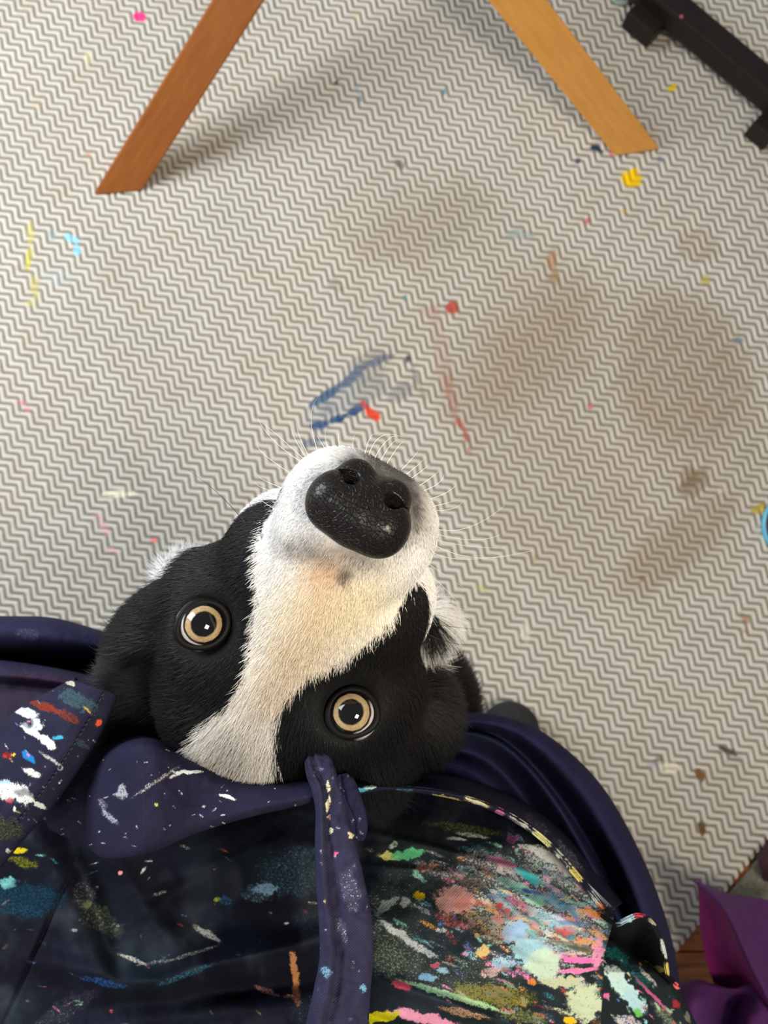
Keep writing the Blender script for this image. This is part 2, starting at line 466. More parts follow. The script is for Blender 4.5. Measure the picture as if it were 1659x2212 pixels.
# coat colour, painted by where the markings and the blaze's shade lie on the animal
def inpoly(px, py, poly):
    poly = np.array(poly, float); n = len(poly); r = np.zeros(len(px), bool); j = n-1
    for i in range(n):
        xi, yi = poly[i]; xj, yj = poly[j]
        c = ((yi > py) != (yj > py)) & (px < (xj-xi)*(py-yi)/(yj-yi+1e-9)+xi)
        r ^= c; j = i
    return r
BLAZE = [(640,940),(610,1060),(585,1110),(556,1165),(550,1230),(556,1300),(545,1370),(540,1430),(512,1500),(455,1550),(415,1605),(430,1640),(500,1680),(575,1700),
         (596,1650),(600,1560),(622,1500),(672,1458),(735,1436),(790,1392),(850,1345),(876,1290),(925,1232),(965,1210),(1000,1100),(940,940)]
def seg_w(px, py, x, y, rx, ry, ang=0):
    t = math.radians(ang); dx = px-x; dy = py-y
    u = dx*math.cos(t)+dy*math.sin(t); v = -dx*math.sin(t)+dy*math.cos(t)
    return np.exp(-((u/rx)**2+(v/ry)**2))
def coat(p, jitter=0.0):
    px, py, d = proj(p)
    jx = (fbm(px/9, py/9, 41)-.5)*16+rng.normal(0, 1, len(px))*jitter
    jy = (fbm(px/9, py/9, 47)-.5)*16+rng.normal(0, 1, len(px))*jitter
    q = to_head(p.astype(np.float32))
    ishead = (q[:, 1] > -9.5) & (np.abs(q[:, 0]) < 7.8) & (q[:, 2] > -8) & (p[:, 2] > .60)
    w = inpoly(px+jx, py+jy, BLAZE) & ishead
    w |= ishead & (q[:, 1] > 2.6+jx*.03) & (q[:, 2] < -3.2)
    white = lin((252, 250, 246))
    c = np.tile(lin((19, 20, 22)), (len(px), 1))
    warm = lin((20, 15, 12))
    k = seg_w(px, py, 880, 1440, 90, 120)[:, None]; c = c*(1-k)+warm*k
    cw = np.tile(white, (len(px), 1))
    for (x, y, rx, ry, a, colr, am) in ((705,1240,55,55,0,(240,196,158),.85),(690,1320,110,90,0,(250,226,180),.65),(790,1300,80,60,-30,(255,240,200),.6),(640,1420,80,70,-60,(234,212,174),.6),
                                      (590,1500,60,50,-50,(206,184,152),.55),(505,1620,90,80,-50,(172,166,158),.8),(660,1190,60,26,20,(120,110,96),.7),  # grey on the lower blaze is shade put into the fur colour
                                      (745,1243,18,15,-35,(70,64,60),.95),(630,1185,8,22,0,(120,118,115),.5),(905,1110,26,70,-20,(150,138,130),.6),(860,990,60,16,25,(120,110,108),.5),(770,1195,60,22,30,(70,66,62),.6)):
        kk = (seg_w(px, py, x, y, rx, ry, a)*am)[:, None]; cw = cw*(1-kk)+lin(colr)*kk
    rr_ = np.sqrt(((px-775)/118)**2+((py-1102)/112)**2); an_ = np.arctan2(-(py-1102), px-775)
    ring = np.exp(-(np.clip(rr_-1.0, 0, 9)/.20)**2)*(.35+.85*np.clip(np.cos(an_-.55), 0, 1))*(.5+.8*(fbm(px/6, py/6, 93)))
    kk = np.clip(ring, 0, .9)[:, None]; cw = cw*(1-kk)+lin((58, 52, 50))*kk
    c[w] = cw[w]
    # white bib and collar on neck and chest
    neck = (~ishead)
    hq = p-NB
    collar = (d > .378) & (p[:, 2] > .40) & (((px+jx*1.5 < 490) & (py < 1262) & (px > 335)) | ((px-jx > 880) & (px+jx*2 < 972) & (py < 1440) & (py > 1200)))
    bib = neck & ((hq @ hz) > .045) & (np.abs(hq @ hs) < .045) & (p[:, 2] < .56)
    c[collar | bib] = lin((244, 243, 240))
    paws = (p[:, 2] < .07)
    c[paws] = lin((205, 200, 192))
    return c, (w | collar | bib)
skin = NT('dog_skin_coat'); skin.base(skin.attr('coat')); skin.set(Roughness=0.8, Specular_IOR_Level=0.2)
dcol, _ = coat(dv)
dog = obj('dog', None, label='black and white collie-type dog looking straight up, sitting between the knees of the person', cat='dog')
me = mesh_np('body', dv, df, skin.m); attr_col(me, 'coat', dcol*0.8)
obj('body', me, dog)

# fur
tri_ = np.concatenate([df[:, [0, 1, 2]], df[:, [0, 2, 3]]])
A, B, C = dv[tri_[:, 0]], dv[tri_[:, 1]], dv[tri_[:, 2]]
nrm = np.cross(B-A, C-A); ar = np.linalg.norm(nrm, axis=1)/2; nrm /= np.maximum(ar*2, 1e-12)[:, None]
cen = (A+B+C)/3
tocam = np.array([0, 0, 1.0])-cen; tocam /= np.linalg.norm(tocam, axis=1)[:, None]
face = (nrm*tocam).sum(1)
hq = to_head(cen.astype(np.float32))
head_near = cen[:, 2] > .585
dens = np.where(head_near, 1.0, .16)*np.where(face > -.25, 1, .3)*np.where(cen[:, 2] < .3, .25, 1)
nosez = np.sqrt((hq[:, 0]/1.75)**2+((hq[:, 1]-9.3)/1.5)**2+((hq[:, 2]+.9)/1.45)**2) < 1
eyez = np.minimum(np.linalg.norm(hq-[3.5, .4, .3], axis=1), np.linalg.norm(hq-[-3.5, .4, .3], axis=1)) < 1.12
dens[nosez | eyez] = 0
NH = 210000
pr = ar*dens; pr /= pr.sum()
ti = rng.choice(len(tri_), NH, p=pr)
r1 = np.sqrt(rng.random(NH)); r2 = rng.random(NH)
root = (1-r1)[:, None]*A[ti]+(r1*(1-r2))[:, None]*B[ti]+(r1*r2)[:, None]*C[ti]
# smooth normals
vn = np.zeros_like(dv); 
for k in range(3): np.add.at(vn, tri_[:, k], nrm*ar[:, None])
vn /= np.maximum(np.linalg.norm(vn, axis=1), 1e-12)[:, None]
N_ = (1-r1)[:, None]*vn[tri_[ti, 0]]+(r1*(1-r2))[:, None]*vn[tri_[ti, 1]]+(r1*r2)[:, None]*vn[tri_[ti, 2]]
N_ /= np.linalg.norm(N_, axis=1)[:, None]
q = to_head(root.astype(np.float32))
ishead = root[:, 2] > .60
flow = np.where(ishead[:, None], -fv[None, :], np.array([0, 0, -1.0])[None, :])
side = np.sign(q[:, 0])[:, None]*rv[None, :]
flow = flow+np.where(ishead[:, None], side*np.clip(np.abs(q[:, 0])/7, 0, .7)[:, None], 0)
flow = flow+rng.normal(0, .16, flow.shape)
flow -= (flow*N_).sum(1)[:, None]*N_
flow /= np.maximum(np.linalg.norm(flow, axis=1), 1e-6)[:, None]
y = q[:, 1]
L = np.interp(y, [-14, -9, -5, -1, 3, 8, 10], [.030, .020, .014, .009, .006, .0035, .0028])
earz = (np.abs(q[:, 0]) > 5.2) & ishead
L = np.where(earz, .018, L); L = np.where(ishead, L, .019)
L = np.where((root[:, 2] < .2) | ((~ishead) & (((root-NB) @ hz) < -.02)), .010, L)
L = L*rng.uniform(.65, 1.25, NH)
near_eye = np.minimum(np.linalg.norm(q-[3.5, .4, .3], axis=1), np.linalg.norm(q-[-3.5, .4, .3], axis=1))
L = L*np.clip((near_eye-.8)/1.6, .22, 1)
lift = np.where(ishead, .30, .35)+rng.normal(0, .07, NH)
NP = 5
tt = np.linspace(0, 1, NP)
crv = np.empty((NH, NP, 3))
for k, t_ in enumerate(tt):
    crv[:, k] = root-N_*.0004+L[:, None]*(flow*t_*(1-.08*t_)+N_*(lift*t_*(1-.45*t_))[:, None])
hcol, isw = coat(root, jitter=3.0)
var = rng.uniform(.8, 1.1, NH)[:, None]
hcol = np.clip(hcol*var, 0, .96)
rad = np.where(ishead, .00009, .00016)[:, None]*np.array([1, .95, .8, .55, .12])[None, :]
hc = bpy.data.hair_curves.new('fur')
hc.add_curves([NP]*NH)
hc.attributes['position'].data.foreach_set('vector', crv.astype(np.float32).ravel())
ra = hc.attributes.get('radius') or hc.attributes.new('radius', 'FLOAT', 'POINT')
ra.data.foreach_set('value', rad.astype(np.float32).ravel())
ca = hc.attributes.new('coat', 'FLOAT_COLOR', 'POINT')
cc = np.concatenate([np.repeat(hcol, NP, 0), np.ones((NH*NP, 1))], 1)
ca.data.foreach_set('color', cc.astype(np.float32).ravel())
furm = NT('dog_fur'); furm.base(furm.attr('coat')); furm.set(Roughness=0.48, Specular_IOR_Level=0.4)
hc.materials.append(furm.m)
fo_ = obj('fur', hc, dog, kind='stuff')

# nose (millimetre grid, head coordinates in cm)
nx = np.arange(-2.3, 2.3, .045, dtype=np.float32); ny = np.arange(7.6, 11.0, .045, dtype=np.float32); nz = np.arange(-2.9, 1.2, .045, dtype=np.float32)
q = gridpts(nx, ny, nz); qm = q.copy(); qm[..., 0] = np.abs(qm[..., 0])
s = ell(q, (0, 9.0, -.75), (1.35, 1.05, 1.2))
s = smin_(s, ell(qm, (.85, 9.05, -.55), (.78, .95, .85)), .3)
s = smin_(s, ell(qm, (.60, 9.35, -1.45), (.62, .65, .62)), .25)
s = smax_(s, -ell(qm, (.70, 9.95, -.80), (.28, .95, .33)), .06)     # nostril
s = smax_(s, -cap(qm, (.80, 9.85, -.9), (1.42, 9.2, -1.15), .22, .09), .07)    # nostril slit
s = smax_(s, -cap(q, (0, 10.1, -1.0), (0, 9.7, -2.2), .06, .12), .08)  # groove
s = smax_(s, -ell(q, (0, 8.7, .75), (.5, 1.0, .35)), .25)   # notch
nv, nf = surface_nets(s, nx, ny, nz)
nv = (nv-np.array([0, 9.0, -.75]))*np.array([1.12, 1.10, 1.17])+np.array([0.02, 9.12, -.74])
nv = from_head(nv)
nm = NT('nose_leather'); co = nm.obco()
vo = nm.new('ShaderNodeTexVoronoi', feature='DISTANCE_TO_EDGE'); vo.inputs['Scale'].default_value = 700; nm.link(co, vo.inputs['Vector'])
ed = nm.ramp(vo.outputs['Distance'], 0.0, 0.12)
nm.base(nm.mix(nm.noise(co, 90, 3), lin4((15, 13, 13)), lin4((25, 21, 20))))
nm.set(Roughness=0.42, Specular_IOR_Level=0.3, Coat_Weight=0.12, Coat_Roughness=0.15)
nm.bump(ed, 0.9, 0.0006)
obj('nose', mesh_np('nose', nv, nf, nm.m), dog, label='wet black nose leather with two nostrils')

# eyes
def eye_mat(ang):
    t = NT('eyeball_amber'); co = t.obco()
    sp = t.new('ShaderNodeSeparateXYZ'); t.link(co, sp.inputs[0])
    r = t.math('SQRT', t.math('ADD', t.math('POWER', sp.outputs[0], 2), t.math('POWER', sp.outputs[1], 2)))
    R_ = t.math('ADD', r, t.math('MULTIPLY', t.math('SUBTRACT', t.noise(co, 420, 2), .5), .0006))
    iris = t.mix(t.noise(co, 700, 4), lin4((136, 106, 62)), lin4((198, 178, 140)))
    a = t.mix(t.ramp(R_, .0046, .0055), (0.004, 0.004, 0.005, 1), iris)
    b = t.mix(t.ramp(R_, .0069, .0074), a, (0.012, 0.008, 0.006, 1))
    c = t.mix(t.ramp(R_, .0077, .0082), b, lin4((190, 184, 184)))
    dr = t.math('ADD', t.math('MULTIPLY', sp.outputs[0], math.cos(ang)), t.math('MULTIPLY', sp.outputs[1], math.sin(ang)))
    c = t.mix(t.ramp(t.math('DIVIDE', dr, t.math('MAXIMUM', r, .0001)), .45, .85), (0.006, 0.005, 0.005, 1), c)
    c = t.mix(t.ramp(R_, .0069, .0074), b, c)
    t.base(c); t.set(Roughness=0.05, Specular_IOR_Level=0.5); return t.m
lidm = NT('eyelid_skin'); lidm.base((0.004, 0.0035, 0.0035, 1)); lidm.set(Roughness=0.55, Specular_IOR_Level=0.15)
def uvs(nu, nv_):
    th = np.linspace(0, math.pi, nu)[:, None]; p_ = np.linspace(0, 2*math.pi, nv_, endpoint=False)[None, :]
    return np.stack([np.sin(th)*np.cos(p_), np.sin(th)*np.sin(p_), np.cos(th)+0*p_], -1)
for (ex, ey), sg, dxg in ((EYE_L, -1, (0.0, 0.0)), (EYE_R, 1, (-0.06, 0.03))):
    front = P(ex, ey, .302)
    g = np.array([0, 0, CAM_H])-front; g /= np.linalg.norm(g); g = g+np.array([dxg[0], dxg[1], 0]); g /= np.linalg.norm(g)
    c = front-g*.0112
    u = uvs(48, 64); r_ = .0112+.0011*np.exp(-((np.arccos(np.clip(u[..., 2], -1, 1))/.62)**4))
    v = (u*r_[..., None]).reshape(-1, 3)
    me = mesh_np('eye', v, grid_faces(48, 64, True), eye_mat(math.radians(-150 if sg < 0 else -25)))
    e = obj('eye', me, dog, label='amber eye with a wide dark pupil')
    xa = np.array([1.0, 0, 0]); xa -= (xa@g)*g; xa /= np.linalg.norm(xa); ya = np.cross(g, xa)
    e.matrix_world = Matrix([[xa[0], ya[0], g[0], c[0]], [xa[1], ya[1], g[1], c[1]], [xa[2], ya[2], g[2], c[2]], [0, 0, 0, 1]])
    # lids: a soft ring round the opening
    n, m_ = 64, 14
    ph_ = np.linspace(0, 2*math.pi, n, endpoint=False); qh = np.linspace(0, 2*math.pi, m_, endpoint=False)
    g0 = np.array([0, 0, CAM_H])-front; g0 /= np.linalg.norm(g0)
    rr = .0091*(1+.05*np.cos(2*(ph_-math.radians(30))))+.0012*np.clip(np.cos(ph_-math.radians(210 if sg < 0 else -20)), 0, 1)**6
    mn = .0013
    X = (rr[:, None]+mn*np.cos(qh)[None, :]*1.2)*np.cos(ph_)[:, None]; Y = (rr[:, None]+mn*1.2*np.cos(qh)[None, :])*np.sin(ph_)[:, None]
    Z = np.repeat((.0062+mn*np.sin(qh))[None, :], n, 0)
    v = np.stack([X, Y, Z], -1); v = np.concatenate([v, v[:1]], 0).reshape(-1, 3)
    l = obj('eyelid', mesh_np('eyelid', v, grid_faces(n+1, m_, True), lidm.m), e)

# whiskers
wm = NT('whisker_hair'); wm.base((0.85, 0.84, 0.8, 1)); wm.set(Roughness=0.4)
wmb = NT('black_whisker_hair'); wmb.base((0.01, 0.01, 0.01, 1)); wmb.set(Roughness=0.4)
def tube(pts, r0, r1, mat, n=6):
    pts = np.array(pts); T = np.gradient(pts, axis=0); T /= np.linalg.norm(T, axis=1)[:, None]
    a = np.cross(T, [0.3, .5, .8]); a /= np.linalg.norm(a, axis=1)[:, None]; b = np.cross(T, a)
    ph_ = np.linspace(0, 2*math.pi, n, endpoint=False)
    r = np.linspace(r0, r1, len(pts))[:, None, None]
    v = pts[:, None]+r*(np.cos(ph_)[None, :, None]*a[:, None]+np.sin(ph_)[None, :, None]*b[:, None])
    return mesh_np('whisker', v.reshape(-1, 3), grid_faces(len(pts), n, True), mat)
WH = [((650,985),(605,945),(556,905)),((642,988),(590,950),(556,900)),((655,983),(638,950),(626,908)),((658,980),(648,945),(640,915)),((678,968),(672,910),(684,862)),((704,960),(703,945),(706,925)),((731,958),(731,946),(734,932)),
      ((622,1020),(575,985),(556,960)),((606,1050),(575,1040),(552,1020)),((605,1065),(570,1055),(550,1040)),((760,958),(764,945),(773,938)),((790,962),(800,945),(812,938)),((800,965),(820,945),(858,940)),((815,972),(840,948),(868,944)),((830,978),(850,955),(875,950)),((845,985),(860,965),(872,955)),
      ((880,1002),(895,985),(905,970)),((893,1012),(908,1000),(920,986)),((905,1022),(920,1010),(930,1000)),((925,1040),(940,1025),(948,1012)),((930,1055),(945,1045),(960,1025)),((948,1075),(968,1062),(985,1045)),((955,1092),(975,1084),(994,1075)),
      ((955,1102),(980,1098),(1000,1080)),((958,1145),(1010,1140),(1090,1092)),((958,1158),(1020,1166),(1080,1155)),((955,1170),(1000,1178),(1090,1184)),((955,1182),(1010,1202),(1110,1200)),((950,1196),(1000,1208),(1150,1190)),
      ((935,1225),(965,1245),(1010,1275)),((930,1240),(960,1270),(990,1302)),((912,1240),(935,1270),(950,1290)),((905,1250),(925,1285),(960,1310)),
      ((590,1110),(570,1085),(562,1075)),((700,962),(690,950),(684,940))]
for i, (a, b, c) in enumerate(WH):
    d0 = .268; d1 = .268+rng.uniform(-.01, .02)
    pa_, pb_, pc_ = P(*a, d0), P(*b, d0+.3*(d1-d0)), P(*c, d1)
    # start just under the surface, towards the middle of the muzzle
    cen_ = P(775, 1110, .275); pa_ = pa_+(cen_-pa_)*.12
    t_ = np.linspace(0, 1, 12)[:, None]
    m2 = 2*pb_-.5*pa_-.5*pc_
    pts = (1-t_)**2*pa_+2*t_*(1-t_)*m2+t_**2*pc_
    obj('whisker', tube(pts, .00011, .00003, wm.m), dog)
for a, b, c in (((530,1130),(470,1065),(398,1010)),((548,1118),(540,1090),(536,1075)),((905,1345),(960,1352),(1050,1362)),((895,1350),(960,1385),(1030,1392))):
    t_ = np.linspace(0, 1, 12)[:, None]; pa_, pb_, pc_ = P(*a, .30), P(*b, .30), P(*c, .31); m2 = 2*pb_-.5*pa_-.5*pc_
    obj('whisker', tube((1-t_)**2*pa_+2*t_*(1-t_)*m2+t_**2*pc_, .00015, .00004, wmb.m), dog, label='black whisker')

# ------------------------------------------------------------------ the person: clothes, apron, shoe
def cr(P_, n):
    """Catmull-Rom through control rows (k, ..., 3) -> n samples, by chord length"""
    P_ = np.asarray(P_, float); k = len(P_)
    t = np.linspace(0, k-1, n); i = np.clip(np.floor(t).astype(int), 0, k-2); f = (t-i)
    f = f.reshape((-1,)+(1,)*(P_.ndim-1))
    p1 = P_[i]; p2 = P_[i+1]; p0 = P_[np.maximum(i-1, 0)]; p3 = P_[np.minimum(i+2, k-1)]
    return .5*((2*p1)+(-p0+p2)*f+(2*p0-5*p1+4*p2-p3)*f*f+(-p0+3*p1-3*p2+p3)*f**3)
def resample(row, n):
    row = np.asarray(row, float); s = np.concatenate([[0], np.cumsum(np.linalg.norm(np.diff(row[:, :2], axis=0), axis=1))])
    dense = cr(row, 400); sd = np.concatenate([[0], np.cumsum(np.linalg.norm(np.diff(dense[:, :2], axis=0), axis=1))]); sd /= sd[-1]
    t = np.linspace(0, 1, n)
    return np.stack([np.interp(t, sd, dense[:, k]) for k in range(3)], -1)
def sheet_rows(rows, nu, nv_):
    R_ = np.stack([resample(r, nu) for r in rows])
    return cr(R_, nv_)          # (nv, nu, 3) of px,py,d

cloth = NT('apron_canvas')
uvn = cloth.attr('cloth', 'Vector')
wv1 = cloth.new('ShaderNodeTexWave', wave_type='BANDS', bands_direction='DIAGONAL'); wv1.inputs['Scale'].default_value = 95; wv1.inputs['Distortion'].default_value = 1.2; wv1.inputs['Detail'].default_value = 1; cloth.link(uvn, wv1.inputs['Vector'])
n1 = cloth.noise(uvn, 300, 3, .6); n2 = cloth.noise(uvn, 60, 4, .6); n3 = cloth.noise(uvn, 160, 3, .6)
weave = cloth.math('ADD', cloth.math('MULTIPLY', wv1.outputs['Fac'], .5), cloth.math('MULTIPLY', n1, .6))
pa = cloth.attr('amt', 'Fac')
spk = cloth.math('ADD', cloth.math('MULTIPLY', cloth.math('SUBTRACT', n1, .5), 2.2), cloth.math('MULTIPLY', cloth.math('SUBTRACT', n3, .5), 1.6))
m = cloth.ramp(cloth.math('ADD', pa, spk), .40, .68)
bc = cloth.mix(1.0, cloth.attr('base'), cloth.mix(weave, (0.55, 0.55, 0.55, 1), (1.35, 1.35, 1.4, 1)), 'MULTIPLY')
sm = cloth.mix(cloth.math('MULTIPLY', pa, .35), bc, cloth.attr('paint'))
cloth.base(cloth.mix(m, sm, cloth.attr('paint')))
cloth.set(Roughness=0.85, Specular_IOR_Level=0.08)
cloth.bump(cloth.math('ADD', weave, cloth.math('MULTIPLY', m, .6)), 0.35, 0.0004)

NAVY = (46, 46, 74)
def make_sheet(name, G, parent, splats, base=NAVY, label=None, thick=.0012, fold=.0, seed=1, basefn=None, wrap=False, dark=None):
    px, py, d = G[..., 0], G[..., 1], G[..., 2]
    d = d+(fbm(px/70, py/70, seed, 3)-.5)*fold+(fbm(px/16, py/16, seed+5, 2)-.5)*.0008
    v = P(px, py, d).reshape(-1, 3)
    n, m_ = px.shape
    f = grid_faces(n, m_, wrap)
    # orient towards the lens
    a, b, c = v[f[len(f)//2][:3]]
    if np.cross(b-a, c-a) @ (np.array([0, 0, 1.])-a) < 0: f = f[:, ::-1]
    me = mesh_np(name, v, f, cloth.m)
    x, y = px.ravel(), py.ravel()
    pc_, am = paint(x, y, splats, edge=.4, nscale=11)
    b = np.tile(lin(base), (len(x), 1))
    if basefn is not None: b = basefn(x, y, b)
    b = b*(.8+.4*fbm(x/45, y/45, seed+9))[:, None]
    attr_col(me, 'base', b); attr_col(me, 'paint', pc_); attr_f(me, 'amt', am)
    attr_v(me, 'cloth', np.stack([x/1000, y/1000, 0*x], -1))
    o = obj(name, me, parent, label=label)
    if thick:
        md = o.modifiers.new('thickness', 'SOLIDIFY'); md.thickness = thick; md.offset = -1
    return o

person = obj('person', None, label='seated person seen from above wearing a navy paint-covered apron over dark blue clothes', cat='person')
# body under the cloth
def person_sdf(p):
    s = None
    for (k, h, ft) in (((1085, 1850, .545), (1180, 2330, .545), (1065, 1560)), ((60, 1640, .545), (330, 2230, .545), (-60, 1600))):
        kn = P(*k); hp = P(*h)
        a = cap(p, kn, hp, .062, .078)
        an = P0(*ft)+np.array([0, -.14, 0]); an[2] = .10
        a = smin_(a, cap(p, kn+np.array([0, 0, -.005]), an, .058, .036), .03)
        s = a if s is None else smin_(s, a, .03)
    pel = P(740, 2700, .56)
    s = smin_(s, ell(p, pel, (.17, .13, .11)), .05)
    s = smin_(s, ell(p, pel+np.array([0, -.06, .17]), (.155, .10, .2)), .06)
    s = smax_(s, -(p[..., 2]-.09), .0001)*1.0 if False else s
    return s
xs = np.arange(-.50, .42, .0085, dtype=np.float32); ys = np.arange(-.62, .02, .0085, dtype=np.float32); zs = np.arange(.04, .84, .0085, dtype=np.float32)
pv, pf = surface_nets(person_sdf(gridpts(xs, ys, zs)), xs, ys, zs)
tr = NT('navy_trouser_cotton'); co = tr.obco(); n = tr.noise(co, 40, 3)
tr.base(tr.mix(n, lin4((28, 28, 46)), lin4((44, 44, 70)))); tr.set(Roughness=.85, Specular_IOR_Level=.2)
body = obj('body', mesh_np('body', pv, pf, tr.m), person, label='legs and hips in dark blue trousers')

# trouser cloth over the knees, with folds
r_right = [
 [(965,1600,.60),(1100,1590,.62),(1240,1700,.62),(1340,1840,.62),(1410,2000,.62),(1450,2150,.62),(1470,2330,.62)],
 [(955,1568,.54),(1060,1550,.55),(1165,1585,.55),(1290,1690,.55),(1385,1850,.55),(1448,2020,.55),(1474,2180,.55),(1488,2330,.55)],
 [(950,1562,.495),(1030,1540,.485),(1160,1576,.48),(1285,1690,.48),(1380,1855,.475),(1440,2025,.47),(1470,2180,.47),(1485,2330,.47)],
 [(945,1580,.475),(1030,1560,.465),(1140,1598,.46),(1255,1715,.46),(1345,1870,.455),(1405,2035,.45),(1440,2185,.45),(1455,2330,.45)],
 [(940,1598,.49),(1035,1578,.49),(1120,1622,.495),(1222,1742,.50),(1310,1890,.50),(1375,2045,.49),(1410,2190,.48),(1425,2330,.48)],
 [(935,1612,.47),(1005,1584,.46),(1095,1618,.455),(1185,1715,.455),(1265,1845,.46),(1335,1985,.47),(1390,2130,.47),(1400,2330,.47)],
 [(925,1640,.48),(1000,1622,.485),(1075,1660,.49),(1155,1755,.50),(1230,1870,.50),(1305,2005,.50),(1350,2130,.50),(1360,2330,.50)],
 [(900,1664,.46),(970,1652,.455),(1050,1690,.45),(1120,1765,.46),(1195,1860,.48),(1260,1980,.49),(1300,2130,.49),(1310,2330,.49)],
 [(840,1720,.48),(920,1730,.48),(1000,1760,.48),(1080,1830,.49),(1140,1920,.50),(1200,2040,.50),(1240,2150,.50),(1250,2330,.50)]]
tb = lambda x, y, b: b
make_sheet('trouser_leg', sheet_rows(r_right, 260, 170), person, [(1070,1600,60,20,15,(30,60,66),.25),(945,1622,5,5,0,(190,130,80),.8)], base=(38, 38, 68), fold=.004, seed=21)
r_left = [
 [(-120,1400,.62),(0,1380,.62),(120,1380,.62),(230,1400,.62)],
 [(-120,1335,.55),(0,1336,.54),(120,1338,.54),(240,1372,.56)],
 [(-120,1330,.50),(0,1333,.49),(110,1340,.49),(235,1372,.50)],
 [(-120,1352,.475),(0,1355,.47),(110,1364,.47),(235,1388,.48)],
 [(-120,1385,.48),(0,1388,.475),(110,1396,.475),(235,1415,.485)],
 [(-120,1408,.52),(0,1410,.515),(110,1420,.52),(235,1445,.53)],
 [(-120,1418,.53),(0,1422,.53),(110,1440,.53),(235,1460,.53)],
 [(-120,1424,.465),(0,1430,.46),(120,1445,.46),(245,1475,.465)],
 [(-120,1450,.445),(0,1455,.44),(130,1470,.44),(250,1500,.45)],
 [(-120,1478,.45),(0,1482,.445),(130,1495,.445),(250,1520,.45)],
 [(-120,1505,.435),(0,1508,.43),(130,1520,.43),(260,1560,.43)],
 [(-120,1600,.43),(0,1610,.42),(130,1640,.41),(270,1660,.40)],
 [(-120,1760,.44),(0,1760,.43),(130,1780,.42),(300,1760,.41)]]
def lb(x, y, b):
    k = np.clip((y-1425)/60, 0, 1)[:, None]
    return b*(1-k)+lin((58, 50, 66))*k
make_sheet('trouser_leg', sheet_rows(r_left, 150, 190), person, [(100,1470,90,14,8,(90,50,70),.3),(200,1452,14,8,20,(150,140,140),.3),(60,1370,30,12,10,(120,120,150),.2)], base=(42, 42, 68), fold=.003, seed=33, basefn=lb)

# apron front: one sheet over both thighs, the large lit swell on the right
def bump2(x, y, cx, cy, sx, sy, ang=0):
    t = math.radians(ang); dx = x-cx; dy = y-cy
    u = dx*math.cos(t)+dy*math.sin(t); v_ = -dx*math.sin(t)+dy*math.cos(t)
    return np.exp(-((u/sx)**2+(v_/sy)**2))
def right_edge(y):
    return np.interp(y, [1690, 1740, 1800, 1900, 1965, 2000, 2060, 2212, 2330], [960, 1080, 1175, 1262, 1330, 1322, 1306, 1298, 1290])
yy = np.linspace(1690, 2330, 330); uu = np.linspace(0, 1, 640)
YY = np.repeat(yy[:, None], 640, 1); XX = -110+(right_edge(yy)[:, None]+110)*uu[None, :]
D = .415+0*XX
D -= .075*bump2(XX, YY, 1060, 2090, 290, 270, 30)
D -= .02*bump2(XX, YY, 1250, 2000, 120, 60, 35)
D += .030*np.clip((1830-YY)/140, 0, 1)**1.3
D -= .012*np.clip((YY-1950)/300, 0, 1)
D += .016*bump2(XX, YY, 500, 1985, 220, 60, 12)
D -= .022*bump2(XX, YY, 520, 2070, 260, 28, -14)
D -= .014*bump2(XX, YY, 250, 2110, 190, 30, 12)
D += .020*bump2(XX, YY, 560, 2135, 200, 34, -8)
D -= .010*bump2(XX, YY, 330, 2200, 260, 34, -10)
D -= .014*bump2(XX, YY, 120, 1900, 40, 160, -28)
D += .012*bump2(XX, YY, 205, 1960, 22, 150, -20)
D -= .010*bump2(XX, YY, 300, 1940, 30, 130, -35)
D += .004*bump2(XX, YY, 95, 2015, 5, 190, 24)     # sewn seam
D += .012*bump2(XX, YY, 770, 1960, 30, 300, 0)
for (cx, cy, l_, w_, a_, am_) in ((1010,1850,200,9,14,.003),(1120,1930,160,9,30,.003),(1000,2000,180,12,28,.003),(900,1880,120,10,5,.0035),(1080,2120,220,14,18,.004),(970,2170,230,16,19,.010),(870,2215,120,10,15,-.008),(1220,2040,80,5,8,.002),(1240,2085,60,5,2,.002),(430,1880,150,14,-20,.003),(380,1935,130,12,-30,.003)):
    D -= am_*bump2(XX, YY, cx, cy, l_, w_, a_)
Wt = (214, 222, 222)
